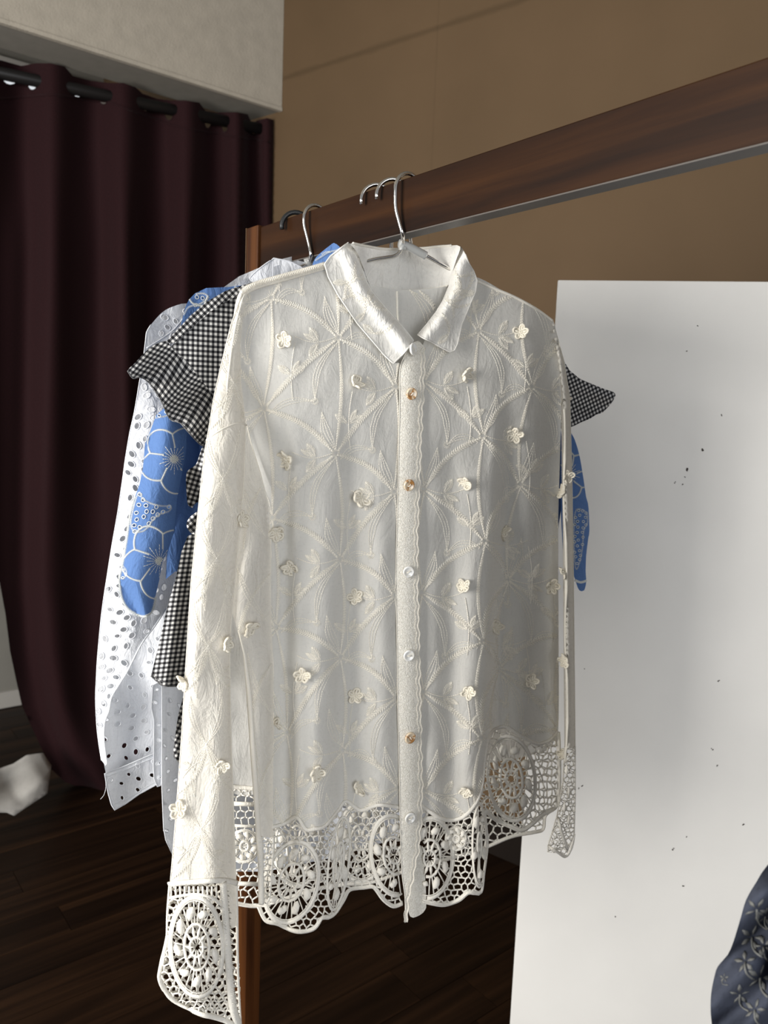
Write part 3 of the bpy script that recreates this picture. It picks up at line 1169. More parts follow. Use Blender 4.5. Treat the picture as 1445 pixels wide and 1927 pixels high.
CLs, CRs = Surf(SH, ncolL), Surf(SH, ncolR)
colL = [(611, 497), (622, 482), (640, 468), (655, 457), (668, 464), (675, 480), (681, 503), (690, 530), (700, 548), (724, 577), (748, 604), (766, 625), (778, 641), (768, 655), (758, 667), (740, 684), (722, 667), (707, 649), (672, 608), (637, 556), (618, 521)]
colR = [(866, 464), (860, 483), (851, 511), (845, 539), (834, 565), (821, 587), (803, 610), (786, 630), (798, 637), (811, 643), (830, 654), (846, 662), (855, 660), (861, 648), (869, 611), (883, 577), (895, 549), (898, 528), (891, 510), (883, 497), (876, 480)]
sheet('collar', colL, CLs, M['shirt_solid'], LB, 6, crv=False, edge=(3.2, M['shirt_solid'], 'collar_edge'))
sheet('collar', colR, CRs, M['shirt_solid'], LB, 6, crv=False, edge=(3.2, M['shirt_solid'], 'collar_edge'))

# side fold hanging between sleeve and front
fL = poly_x([(462, 792), (452, 850), (442, 950), (436, 1050), (433, 1140), (446, 1185), (458, 1230), (466, 1300), (473, 1400), (480, 1500), (486, 1600), (488, 1700)])
fR = poly_x([(464, 792), (474, 835), (491, 890), (506, 950), (512, 1050), (514, 1200), (517, 1320), (520, 1400), (519, 1500), (517, 1600), (510, 1690), (503, 1703)])


def nFold(px, py):
    t = (px - fL(py)) / np.maximum(fR(py) - fL(py), 4)
    v = .060 + .010 * np.sin(np.clip(t, 0, 1) * math.pi) - .022 * np.clip(t, 0, 1) - .006 * sstep(.88, 1.03, t) + .003 * np.sin(py / 60.0 + px / 14.0) + wr(px, py, .0012)
    k = sstep(800, 1000, py)
    return v * k + (nL(px, py) + .0012) * (1 - k)


SF = Surf(SH, nFold)
ys = np.arange(792, 1585, 14.0)
yl = np.arange(1585, 1704, 14.0)
fold_poly = [(fL(y), y) for y in ys] + [(fR(y), y) for y in ys[::-1]]
sheet('side_fold', fold_poly, SF, M['sleeve'], LB, 7, crv=False)
eb = MB()
SF.cord(eb, np.array([(fL(y) + 2, y) for y in np.arange(1190, 1702, 6.0)]), 11, .0010, 8, flat=.7, taper=True)
A_ = [(fL(y) - 1 + rng.normal(0, 1.6), y) for y in np.arange(1215, 1700, 3.0)]
B_ = [(fL(y) + 6 + rng.normal(0, 2), y + rng.uniform(-2, 7)) for y in np.arange(1215, 1700, 3.0)]
SF.cord(eb, np.array([(fR(y) - 1, y) for y in np.arange(800, 1700, 7.0)]), 2.0, .0003)
eb.build('fold_seam', M['thread'], LB)

# left sleeve -------------------------------------------------------------
sL = poly_x([(455, 550), (446, 575), (434, 610), (424, 650), (412, 700), (401, 750), (393, 800), (384, 850), (372, 960), (358, 1100), (350, 1230), (341, 1380), (331, 1520), (323, 1620), (319, 1664), (312, 1760), (302, 1838), (312, 1866), (330, 1885), (357, 1899)])
sR = poly_x([(466, 550), (458, 590), (452, 650), (454, 720), (462, 790), (463, 800), (461, 900), (454, 980), (444, 1080), (436, 1170), (433, 1240), (436, 1380), (440, 1500), (443, 1600), (445, 1664), (447, 1760), (450, 1840), (453, 1935)])


def nSl(px, py):
    t = np.clip((px - sL(py)) / np.maximum(sR(py) - sL(py), 4) * 2 - 1, -1, 1)
    b0 = .012 + .038 * sstep(600, 900, py) + .022 * sstep(680, 960, py) + .020 * sstep(1100, 1800, py)
    r = .004 + .028 * sstep(560, 900, py)
    return b0 + r * np.sqrt(np.clip(1 - t * t * .96, 0, 1)) + .004 * np.sin(px / 15.0 + py / 130.0) * sstep(700, 1000, py) + wr(px, py, .001)


def nSlb(px, py):
    t = np.clip((px - sL(py)) / np.maximum(sR(py) - sL(py), 4) * 2 - 1, -1, 1)
    b0 = .012 + .038 * sstep(600, 900, py) + .022 * sstep(680, 960, py) + .020 * sstep(1100, 1800, py)
    r = .004 + .024 * sstep(560, 900, py)
    return b0 - r * np.sqrt(np.clip(1 - t * t * .96, 0, 1)) - .003


SS, SSb = Surf(SH, nSl), Surf(SH, nSlb)
ysA = np.arange(550, 1664, 14.0)
sl_poly = [(sL(y), y) for y in ysA] + [(320, 1664), (360, 1660), (418, 1657), (445, 1662)] + [(sR(y), y) for y in ysA[::-1]]
sheet('sleeve', sl_poly, SS, M['sleeve'], LB, 8, crv=False)
sheet('sleeve', sl_poly, SSb, M['sleeve'], LB, 14, crv=False)
eb = MB()
SS.cord(eb, cr([(388, 828), (410, 812), (435, 800), (455, 796), (464, 800)], False, 5), 3.5, .0008)
SS.cord(eb, np.array([(sR(y) - 1, y) for y in np.arange(800, 1664, 7.0)]), 2.4, .0004)
SS.cord(eb, np.array([(sL(y) + 1, y) for y in np.arange(560, 1664, 7.0)]), 2.0, .0004)
SS.cord(eb, np.array([(sL(y) + (sR(y) - sL(y)) * .45, y) for y in np.arange(552, 760, 6.0)]), 5, .0003, 6, flat=.5, taper=True)
eb.build('sleeve_seam', M['thread'], LB)

# right sleeve ------------------------------------------------------------
rL = poly_x([(1036, 600), (1048, 680), (1056, 760), (1057, 900), (1059, 1000), (1060, 1150), (1061, 1300), (1062, 1400), (1058, 1470), (1047, 1535), (1030, 1592)])
rR = poly_x([(1041, 603), (1062, 680), (1073, 750), (1077, 900), (1080, 1100), (1082, 1300), (1083, 1400), (1083, 1500), (1081, 1570), (1064, 1612)])


def nSr(px, py):
    t = np.clip((px - rL(py)) / np.maximum(rR(py) - rL(py), 4) * 2 - 1, -1, 1)
    return -.006 + .022 * np.sqrt(np.clip(1 - t * t, 0, 1)) + .006 * G(t, -.45, .25) + wr(px, py, .0006)


SRs, SRb = Surf(SH, nSr), Surf(SH, lambda x, y: -.012 - .015 * np.sqrt(np.clip(1 - np.clip((x - rL(y)) / np.maximum(rR(y) - rL(y), 4) * 2 - 1, -1, 1) ** 2, 0, 1)))
ysB = np.arange(602, 1412, 13.0)
rs_poly = [(rL(y), y) for y in ysB] + [(rR(y), y) for y in ysB[::-1]]
sheet('sleeve', rs_poly, SRs, M['sleeve'], LB, 6, crv=False)
sheet('sleeve', rs_poly, SRb, M['sleeve'], LB, 10, crv=False)
eb = MB()
SRs.cord(eb, np.array([(rL(y) + 5 + 2 * math.sin(y / 40.0), y) for y in np.arange(770, 1440, 7.0)]), 6, .001, 6)
SRs.cord(eb, np.array([(rR(y) - 1, y) for y in np.arange(640, 1412, 7.0)]), 2.2, .0004)
SRs.cord(eb, np.array([(1053, 762), (1062, 752), (1074, 750)]), 7, .001, 6)
eb.build('sleeve_seam', M['thread'], LB)

# ---- embroidery --------------------------------------------------------------
PLc = cr(poly_L, True, 8)
PRc = cr(poly_R, True, 8)


def arc(a, b, bow, n=None):
    a, b = np.array(a, float), np.array(b, float)
    d = b - a
    L_ = np.linalg.norm(d)
    pn = np.array([-d[1], d[0]]) / max(L_, 1e-6)
    n = n or max(6, int(L_ / 5))
    t = np.linspace(0, 1, n)[:, None]
    return a + d * t + pn * bow * np.sin(t * math.pi)


def resamp(p, step):
    d = np.concatenate([[0], np.cumsum(np.linalg.norm(np.diff(p, axis=0), axis=1))])
    n = max(2, int(d[-1] / step))
    s = np.linspace(0, d[-1], n)
    return np.stack([np.interp(s, d, p[:, 0]), np.interp(s, d, p[:, 1])], -1)


def nrm2(p):
    t = np.gradient(p, axis=0)
    t /= np.maximum(np.linalg.norm(t, axis=1), 1e-9)[:, None]
    return t, np.stack([-t[:, 1], t[:, 0]], -1)


def braid(sf, mb, path, w_=5.5, clip=None, step=4.6, th=1.9):
    p = resamp(path, step)
    t, n = nrm2(p)
    f = np.clip(np.minimum(np.linspace(0, 1, len(p)), np.linspace(1, 0, len(p))) * 6, .35, 1)[:, None]
    for s in (1, -1):
        sf.stitches(mb, p - t * 2.2, p + t * 3.4 + n * s * w_ * f, th, .0007, clip)
    sf.stitches(mb, p - n * 1.2, p + n * 1.2 + t * 3, th, .0009, clip)


def chain(sf, mb, path, clip=None, th=1.5, step=5.0):
    p = resamp(path, step)
    sf.stitches(mb, p[:-1], p[1:], th, .0006, clip)


def strands(sf, mb, path, k=3, spread=5.0, clip=None):
    p = resamp(path, 5)
    t, n = nrm2(p)
    u = np.linspace(0, 1, len(p))[:, None]
    prof = np.clip(u * 2.4, 0, 1) * np.clip((1 - u) * 3.2, 0, 1)
    for j in range(k):
        q = p + n * (j - (k - 1) / 2) * spread * prof + rng.normal(0, .25, p.shape)
        chain(sf, mb, q, clip, 1.7, 4.5)


def leaf(sf, mb, base, tip, wd, clip=None):
    base, tip = np.array(base, float), np.array(tip, float)
    d = tip - base
    L_ = np.linalg.norm(d)
    d /= L_
    n = np.array([-d[1], d[0]])
    u = np.linspace(.1, 1, 8)
    for s in (1, -1):
        A_ = [base + d * L_ * v * .86 for v in u]
        B_ = [base + d * L_ * min(1.0, v + .16) + n * s * wd * math.sin(math.pi * min(v + .05, .98)) for v in u]
        sf.stitches(mb, A_, B_, 2.0, .0007, clip)
        p = np.array([base + d * L_ * v + n * s * wd * 1.05 * math.sin(math.pi * v) ** .8 for v in np.linspace(0, 1, 9)])
        chain(sf, mb, p, clip, 1.4, 5)


def sprig(sf, mb, a, b, bow, clip=None, sz=1.0):
    p = arc(a, b, bow)
    chain(sf, mb, p, clip, 2.3, 3.6)
    d = np.array(b, float) - np.array(a, float)
    L_ = np.linalg.norm(d)
    d /= L_
    n = np.array([-d[1], d[0]])
    m = p[int(len(p) * .45)]
    for s in (1, -1):
        leaf(sf, mb, m + n * s * 2, m + d * 16 * sz + n * s * 27 * sz, 6.5 * sz, clip)
        leaf(sf, mb, m + d * 4 + n * s * 2, m + d * 27 * sz + n * s * 15 * sz, 4.5 * sz, clip) if s > 0 else None


def ring(sf, mb, c, r=4.5, clip=None):
    a = np.arange(14) * 2 * math.pi / 14
    c = np.array(c, float)
    o1 = np.stack([np.cos(a), np.sin(a)], -1)
    sf.stitches(mb, c + o1 * r * .55, c + o1 * r * 1.5, 1.5, .0007, clip)


emb = MB()
cols_L = [[(748, 520), (745, 727), (742, 925), (743, 1120), (746, 1312), (750, 1482)],
          [(612, 430), (637, 635), (632, 853), (640, 1052), (641, 1236), (645, 1412), (640, 1570)],
          [(510, 560), (497, 768), (512, 974), (520, 1180), (540, 1378), (545, 1560)],
          [(390, 650), (380, 860), (400, 1080), (410, 1280), (420, 1480)]]
cols_R = [[(797, 520), (797, 717), (797, 920), (793, 1115), (796, 1302), (797, 1488)],
          [(890, 430), (900, 622), (908, 820), (912, 1018), (908, 1206), (905, 1388), (900, 1560)],
          [(985, 545), (1000, 727), (978, 911), (955, 1090), (937, 1257), (930, 1420)],
          [(1095, 620), (1085, 830), (1065, 1010), (1060, 1190), (1050, 1370)]]


def lattice(sf, mb, cols, clip, m):
    for ci, col in enumerate(cols):
        for hi, h in enumerate(col):
            h = np.array(h, float)
            ring(sf, mb, h, 5.5, clip)
            # threads fanning out of the hub
            for a in np.arange(0, 360, 24):
                dv = np.array([math.cos(math.radians(a + 7 * ci)), math.sin(math.radians(a + 7 * ci))])
                chain(sf, mb, np.array([h + dv * 6, h + dv * (14 + 7 * math.sin(a * 3.1))]), clip, 1.1, 4)
            if hi + 1 < len(col):
                nx = np.array(col[hi + 1], float)
                bow = 9 * m
                for off in (0, 5):
                    braid(sf, mb, arc(h + [off * .3, 8], nx - [0, 10], bow + off * .6), 2.4, clip, 4.6, 1.7)
                # strands toward the next hub from above
                strands(sf, mb, arc(nx + [m * 26, -78], nx + [0, -6], -6 * m), 4, 5.5, clip)
            if ci + 1 < len(cols):
                cand = [np.array(q, float) for q in cols[ci + 1] if 40 < q[1] - h[1] < 175]
                if cand:
                    o = cand[0]
                    braid(sf, mb, arc(h + (o - h) * .05, o + (h - o) * .05, -7 * m), 5.5, clip, 4.4, 2.4)
                    rg = h + [m * 44, 120]
                    strands(sf, mb, arc(h + [m * 2, 10], rg, -16 * m), 3, 5, clip)
                    ring(sf, mb, rg, 5, clip)
                    strands(sf, mb, arc(rg, o + [-m * 8, 12], -13 * m), 3, 5, clip)
                up = [np.array(q, float) for q in cols[ci + 1] if 40 < h[1] - q[1] < 175]
                if up:
                    o = up[-1]
                    braid(sf, mb, arc(h + (o - h) * .05, o + (h - o) * .05, -13 * m), 5.5, clip, 4.4, 2.4)
                # sprig carrying a crochet flower
                sprig(sf, mb, h + [m * 6, 0], h + [m * 82, -2], 10 * m, clip)
                sprig(sf, mb, h + [m * 86, 118], h + [m * 82, 10], 5 * m, clip, .95)


lattice(SL, emb, cols_L, PLc, -1)
lattice(SR, emb, cols_R, PRc, 1)
# sleeve embroidery
slc = np.array(sl_poly)
cols_S = [[(452, 600), (440, 720), (420, 900), (408, 1050), (392, 1215), (388, 1400), (378, 1560)]]
for hi, h in enumerate(cols_S[0]):
    h = np.array(h, float)
    ring(SS, emb, h, 5, slc)
    for a in np.arange(0, 360, 30):
        dv = np.array([math.cos(math.radians(a)), math.sin(math.radians(a))])
        chain(SS, emb, np.array([h + dv * 6, h + dv * 18]), slc, 1.1, 4)
    for sgn in (-1, 1):
        braid(SS, emb, arc(h, h + [sgn * 55, 95], 12 * sgn), 4, slc)
        strands(SS, emb, arc(h, h + [sgn * 30, -90], 10 * sgn), 3, 5, slc)
        strands(SS, emb, arc(h, h + [sgn * 22, 100], -12 * sgn), 3, 5, slc)
        sprig(SS, emb, h + [sgn * 8, 30], h + [sgn * 45, 65], 4, slc, .8)
tag(emb.build('embroidery', M['thread'], LB, False), kind='stuff')
# fold embroidery and collar embroidery
emb2 = MB()
fpc = np.array(fold_poly)
for y in (900, 1060, 1230, 1400):
    strands(SF, emb2, arc((fL(y) + 8, y), (fR(y + 110) - 10, y + 110), 8), 3, 5, fpc)
    braid(SF, emb2, arc((fR(y) - 4, y + 20), (fL(y) + 12, y + 130), 8), 4, fpc)
for sf, poly in ((CLs, colL), (CRs, colR)):
    pc = np.array(poly, float)
    for k in range(9):
        c_ = pc[rng.integers(len(pc))] * .45 + pc.mean(0) * .55 + rng.normal(0, 10, 2)
        a = rng.uniform(0, 6.28)
        leaf(sf, emb2, c_, c_ + 26 * np.array([math.cos(a), math.sin(a)]), 6, pc)
        braid(sf, emb2, arc(c_, c_ + 40 * np.array([math.cos(a + 2), math.sin(a + 2)]), 6), 3.5, pc)
tag(emb2.build('embroidery', M['thread'], LB, False), kind='stuff')
# embroidery on the inside of the back, seen in the neck
emb3 = MB()
bc = np.array([(700, 540), (842, 540), (790, 632), (776, 638)], float)
strands(SB, emb3, arc((770, 545), (812, 640), -16), 4, 7, bc)
braid(SB, emb3, arc((790, 548), (832, 610), -6), 5, bc)
SB.cord(emb3, np.array([(747, 548), (748, 590), (750, 612)]), 4, .001)
tag(emb3.build('embroidery', M['thread'], LB, False), kind='stuff')


# ---- crochet flowers -------------------------------------------------------
def flower_mesh(seed):
    r_ = random.Random(seed)
    b = MB()
    R_ = 1.0
    for k in range(5):
        a = k * 2 * math.pi / 5 + r_.uniform(-.2, .2)
        dv = np.array([math.cos(a), math.sin(a), 0])
        sd = np.array([-math.sin(a), math.cos(a), 0])
        up = np.array([0, 0, 1.0])
        ln = R_ * r_.uniform(.78, 1.1)
        lift = r_.uniform(.15, .6)
        wd = r_.uniform(.34, .46)
        pts = []
        for t in np.linspace(0, 2 * math.pi, 10, endpoint=False):
            q = .5 - .5 * math.cos(t)
            pts.append(dv * (ln * (.08 + .92 * q)) + sd * wd * math.sin(t) * (.7 + .3 * q) + up * (.12 + lift * q ** 1.5 + .10 * math.sin(2 * t)))
        b.tube(np.array(pts), .155, 5, True)
        b.tube(np.array([dv * .1 + up * .1, dv * ln * .5 + up * (.1 + lift * .3), dv * ln * .9 + up * (.08 + lift * .8)]), [.16, .2, .12], 5)
    for k in range(4):
        a = k * math.pi / 2 + .4
        c_ = np.array([.16 * math.cos(a), .16 * math.sin(a), .3])
        b.tube(np.array([c_ - [0, 0, .2], c_, c_ + [0, 0, .14]]), [.16, .17, .06], 5)
    me = bpy.data.meshes.new('crochet_flower')
    me.from_pydata(np.concatenate(b.v).tolist(), [], b.f)
    me.polygons.foreach_set('use_smooth', [True] * len(me.polygons))
    me.materials.append(M['crochet'])
    return me


fmes = [flower_mesh(s) for s in range(6)]


def place_on(sf, px, py, me, name, size_px, rot=0.0, lift=.001, tilt=(0, 0), parent=LB):
    p = sf.P(np.array([(px, py)]), lift)[0]
    n = sf.N(np.array([(px, py)]))[0]
    up = np.array([0, 0, 1.0])
    xr = np.cross(up, n)
    xr /= np.linalg.norm(xr)
    yu = np.cross(n, xr)
    sc = size_px * sf.mpp((px, py))
    Rm = Matrix(((xr[0], yu[0], n[0]), (xr[1], yu[1], n[1]), (xr[2], yu[2], n[2]))).to_4x4()
    mt = Matrix.Translation(Vector(p)) @ Rm @ Matrix.Rotation(tilt[0], 4, 'X') @ Matrix.Rotation(tilt[1], 4, 'Y') @ Matrix.Rotation(rot, 4, 'Z') @ Matrix.Scale(sc, 4)
    o = bpy.data.objects.new(name, me)
    COL.objects.link(o)
    o.parent = parent
    o.matrix_parent_inverse = Matrix.Translation(parent.location).inverted()
    o.matrix_basis = mt
    return o


fl_pos = [(SL, 535, 640), (SL, 668, 722), (SL, 541, 865), (SL, 677, 939), (SL, 520, 1003), (SL, 547, 1068), (SL, 668, 1124), (SL, 570, 1270), (SL, 667, 1310), (SL, 594, 1456), (SL, 674, 1483),
          (SF, 468, 1182), (SF, 516, 1362), (SS, 424, 1211), (SS, 453, 979), (SS, 338, 1522), (SS, 418, 1440), (SS, 348, 1283),
          (SR, 980, 626), (SR, 873, 706), (SR, 968, 818), (SR, 878, 909), (SR, 945, 1000), (SR, 874, 1104), (SR, 1036, 1103), (SR, 883, 1302), (SR, 998, 1283), (SR, 880, 1488), (SR, 930, 1182),
          (SRs, 1067, 898), (SRs, 1060, 926), (SRs, 1064, 1076), (SRs, 1065, 1243), (SRs, 1061, 1420)]
for i, (sf, px, py) in enumerate(fl_pos):
    sz = 17 if sf in (SL, SS) else (13 if sf in (SRs,) else 16)
    if sf is SF:
        sz = 16
    rr = random.Random(i * 7 + 1)
    place_on(sf, px, py, fmes[i % 6], 'crochet_flower', sz * rr.uniform(.85, 1.1), rr.uniform(0, 6.28), .0008, (rr.uniform(-.5, .5), rr.uniform(-.6, .6)))


# ---- buttons -----------------------------------------------------------------
def pearl(name, cs_):
    m, nt, b, out = mat_new(name)
    uv = coords(nt, False, (1.2, 1.2, 1.2))
    n1 = node(nt, 'ShaderNodeTexNoise', i_Scale=1.3, i_Detail=2.0)
    nt.links.new(uv, n1.inputs[0])
    nt.links.new(ramp(nt, n1.outputs[0], [(.42, cs_[0]), (.56, cs_[1])]), b.inputs['Base Color'])
    b.inputs['Roughness'].default_value = .18
    b.inputs['Specular IOR Level'].default_value = .6
    b.inputs['Coat Weight'].default_value = .4
    return m


pw = pearl('pearl_white', ((.78, .76, .70), (.86, .86, .84)))
pa = pearl('pearl_amber', ((.42, .20, .06), (.80, .66, .48)))


def button_mesh(mat):
    b = MB()
    prof = [(0.0, .20), (.22, .20), (.55, .24), (.72, .34), (.86, .36), (.97, .28), (1.0, .14), (.94, .0), (0.0, 0.0)]
    k = 24
    V_ = []
    for (r_, z_) in prof:
        for j in range(k):
            a = 2 * math.pi * j / k
            V_.append((r_ * math.cos(a), r_ * math.sin(a), z_))
    F_ = []
    for i in range(len(prof) - 1):
        for j in range(k):
            F_.append((i * k + j, i * k + (j + 1) % k, (i + 1) * k + (j + 1) % k, (i + 1) * k + j))
    b.add(V_, F_)
    me = bpy.data.meshes.new('button')
    me.from_pydata(np.concatenate(b.v).tolist(), [], b.f)
    me.polygons.foreach_set('use_smooth', [True] * len(me.polygons))
    me.materials.append(mat)
    return me


bme = {'w': button_mesh(pw), 'a': button_mesh(pa)}
tb = MB()
tb.tube(np.array([(-.28, 0, .18), (-.2, 0, .36), (0, .03, .42), (.2, 0, .36), (.28, 0, .18)]), .085, 6)
tme = bpy.data.meshes.new('button_thread')
tme.from_pydata(np.concatenate(tb.v).tolist(), [], tb.f)
tme.materials.append(M['thread'])
for (px, py, k, tl) in [(776, 657, 'w', (.25, .55)), (774, 741, 'a', (.2, 0)), (769, 913, 'a', (0, .1)), (768, 1076, 'w', (0, 0)), (769, 1233, 'w', (0, 0)), (771, 1388, 'a', (0, .15)), (771, 1539, 'w', (0, .1))]:
    o = place_on(SP, px, py, bme[k], 'button', 11.5, random.uniform(0, 6), .011 if py < 700 else .0006, tl)
    if k == 'a':
        o['label'] = 'amber and white shell button'
    t_ = bpy.data.objects.new('button_thread', tme)
    COL.objects.link(t_)
    t_.parent = o


# ---- lace ---------------------------------------------------------------------
def hexnet(poly, size, avoid=(), jit=.17):
    """edges of a jittered honeycomb that lie inside poly and outside the avoid polygons"""
    poly = np.asarray(poly, float)
    mn, mx = poly.min(0), poly.max(0)
    E_ = {}
    dx, dy = size * math.sqrt(3), size * 1.5
    nodes = {}

    def key(p):
        return (round(p[0] / (size * .2)), round(p[1] / (size * .2)))
    r_ = np.random.default_rng(int(abs(mn[0] * 3 + mn[1])))
    ni = int((mx[0] - mn[0]) / dx) + 3
    nj = int((mx[1] - mn[1]) / dy) + 3
    segs = []
    for j in range(-1, nj):
        for i in range(-1, ni):
            c = mn + [i * dx + (dx / 2 if j % 2 else 0), j * dy]
            vs = [c + size * np.array([math.cos(a), math.sin(a)]) for a in np.arange(6) * math.pi / 3 + math.pi / 6]
            ks = []
            for v in vs:
                k_ = key(v)
                f_ = None
                for ddx in (-1, 0, 1):
                    for ddy in (-1, 0, 1):
                        if (k_[0] + ddx, k_[1] + ddy) in nodes:
                            f_ = (k_[0] + ddx, k_[1] + ddy)
                if f_ is None:
                    nodes[k_] = v + r_.normal(0, size * jit, 2)
                    f_ = k_
                ks.append(f_)
            for a in range(6):
                e_ = tuple(sorted((ks[a], ks[(a + 1) % 6])))
                E_[e_] = 1
    out_ = []
    for a, b in E_:
        A_, B_ = nodes[a], nodes[b]
        pp = np.array([A_, B_])
        ii = inside(poly, pp)
        if not ii.any():
            continue
        if any(inside(v, pp).all() for v in avoid):
            continue
        if not ii.all():
            o_ = 0 if not ii[0] else 1
            q = pp[1 - o_].copy()
            for t in np.linspace(0, 1, 9):
                z = pp[1 - o_] * (1 - t) + pp[o_] * t
                if inside(poly, z[None])[0]:
                    q = z
            pp[o_] = q
        out_.append(pp)
    return out_


def shell(sf, mb, cx, cy, rx, ry, rot=0.0, tape=9, petals=8, core=True, clip=None):
    """lace medallion: tape ring, ladder of bars, ring of leaf blobs, crochet flower core"""
    def E(u, v):
        x_, y_ = u * rx, v * ry
        return np.array([cx + x_ * math.cos(rot) - y_ * math.sin(rot), cy + x_ * math.sin(rot) + y_ * math.cos(rot)])

    def put(pts, w_, closed=False, flat=.6, lift=.0008, sides=6, taper=False):
        pts = np.asarray(pts, float)
        if clip is not None:
            ins = inside(clip, pts)
            if not ins.all():
                # keep inside runs
                run = []
                for p, k in zip(np.concatenate([pts, pts[:1]]) if closed else pts, np.concatenate([ins, ins[:1]]) if closed else ins):
                    if k:
                        run.append(p)
                    else:
                        if len(run) > 1:
                            sf.cord(mb, run, w_, lift, sides, False, flat, taper)
                        run = []
                if len(run) > 1:
                    sf.cord(mb, run, w_, lift, sides, False, flat, taper)
                return
        sf.cord(mb, pts, w_, lift, sides, closed, flat, taper)
    an = np.arange(28) * 2 * math.pi / 28
    put([E(math.cos(a), math.sin(a)) for a in an], tape, True, .45)
    put([E(.93 * math.cos(a), .93 * math.sin(a)) for a in an], 2.2, True, .8, .0022, 5)
    ci = .47 if core else .3
    put([E(ci * math.cos(a), ci * math.sin(a)) for a in an[::2]], 6, True, .8, .0014)
    for k in range(petals):
        a = 2 * math.pi * k / petals + .25
        # leaf blob lying between the rings
        p1 = E(.58 * math.cos(a - .16), .58 * math.sin(a - .16))
        p2 = E(.72 * math.cos(a), .72 * math.sin(a))
        p3 = E(.80 * math.cos(a + .20), .80 * math.sin(a + .20))
        put([p1, (p1 + p2) / 2, p2, (p2 + p3) / 2, p3], 15, False, .6, .0016, 7, True)
        for da in (.0, .2, .4):
            put([E(ci * math.cos(a + da), ci * math.sin(a + da)), E(.97 * math.cos(a + da * 1.15), .97 * math.sin(a + da * 1.15))], 3.0, False, .8, .0006, 4)
    if core:
        put([E(.25 * math.cos(a), .20 * math.sin(a)) for a in an[::2]], 5, True, .9, .0016)
        for k in range(10):
            a = 2 * math.pi * k / 10
            put([E(.10 * math.cos(a), .08 * math.sin(a)), E(.30 * math.cos(a), .30 * math.sin(a)), E(.46 * math.cos(a + .06), .46 * math.sin(a + .06))], 6.5, False, .8, .0018, 6, True)
    else:
        for k in range(6):
            a = 2 * math.pi * k / 6
            put([E(.0, .0), E(.3 * math.cos(a), .3 * math.sin(a))], 3, False, .8, .001, 4)
    return np.array([E(1.0 * math.cos(a), 1.0 * math.sin(a)) for a in an])


def lace(name, sf, poly, shells, net=8.5, hemw=9, top_ladder=True, hem=None, mat='lace', w_=3.5):
    mb = MB()
    pc = np.asarray(poly, float)
    av = []
    for s_ in shells:
        av.append(shell(sf, mb, *s_[:4], **(s_[4] if len(s_) > 4 else {}), clip=pc))
    for e_ in hexnet(pc, net, av):
        sf.cord(mb, np.array([e_[0], (e_[0] + e_[1]) / 2, e_[1]]), w_, .0004, 4, False, .8)
    if hem is not None:
        hp = cr(hem, False, 5)
        sf.cord(mb, hp, hemw, .0006, 6, False, .55)
        t, n = nrm2(hp)
        sf.cord(mb, hp + n * 1.5, 2.4, .0024, 5, False, .8)
    return mb.build(name, M[mat], LB)


# front left hem
hem_L = [(487, 1706), (500, 1732), (523, 1738), (548, 1750), (570, 1753), (592, 1746), (606, 1727), (618, 1726), (632, 1717), (645, 1696), (654, 1678), (664, 1672), (684, 1670), (700, 1668), (708, 1674), (722, 1693), (740, 1705), (757, 1700)]
polyHL = [tuple(p) for p in cr([(500, 1558), (515, 1556), (535, 1550), (558, 1538), (575, 1561), (590, 1560), (611, 1555), (636, 1525), (650, 1508), (664, 1516), (680, 1525), (713, 1515), (757, 1520)], False, 6)] + [tuple(p) for p in cr(hem_L[::-1], False, 6)]
lace('lace_hem', SL, polyHL, [(548, 1660, 50, 78, dict(rot=.25, petals=9)), (637, 1625, 19, 88, dict(rot=.12, tape=6, petals=6)), (742, 1610, 44, 76, dict(rot=-.12))], 8, 9, hem=hem_L)
eb = MB()
SL.cord(eb, cr([(500, 1558), (515, 1556), (535, 1550), (558, 1538), (575, 1561), (590, 1560), (611, 1555), (636, 1525), (650, 1508), (664, 1516), (680, 1525), (713, 1515), (757, 1520)], False, 5), 8, .001, 6, flat=.5)
SR.cord(eb, cr([(790, 1513), (806, 1526), (840, 1543), (870, 1538), (895, 1513), (908, 1478), (914, 1420), (924, 1378), (950, 1368), (972, 1380), (995, 1393), (1014, 1400), (1035, 1392), (1050, 1376)], False, 5), 8, .001, 6, flat=.5)
eb.build('lace_border', M['lace'], LB)
# front right hem
hem_R = [(795, 1695), (815, 1700), (838, 1702), (862, 1694), (880, 1680), (895, 1680), (906, 1677), (911, 1640), (917, 1590), (914, 1545), (912, 1525)]
polyHR = [tuple(p) for p in cr([(790, 1513), (806, 1526), (840, 1543), (870, 1538), (895, 1513), (908, 1478), (913, 1500)], False, 6)] + [tuple(p) for p in cr(hem_R[::-1], False, 6)]
lace('lace_hem', SR, polyHR, [(808, 1615, 44, 76, dict(rot=.06)), (858, 1578, 20, 22, dict(tape=4, petals=8, core=False)), (902, 1590, 13, 80, dict(rot=.0, tape=5, petals=5, core=False))], 7.5, 9, hem=hem_R)
# right side / back flap
hem_S = [(913, 1524), (933, 1542), (958, 1554), (982, 1562), (1003, 1549), (1021, 1533), (1046, 1518), (1051, 1490), (1052, 1440), (1050, 1378)]
polyHS = [tuple(p) for p in cr([(914, 1420), (924, 1380), (950, 1370), (972, 1382), (995, 1395), (1014, 1402), (1035, 1394), (1050, 1378)], False, 6)] + [tuple(p) for p in cr(hem_S[::-1], False, 6)]
lace('lace_hem', SR, polyHS, [(962, 1465, 45, 80, dict(rot=-.12, petals=9))], 9, 9, hem=hem_S)
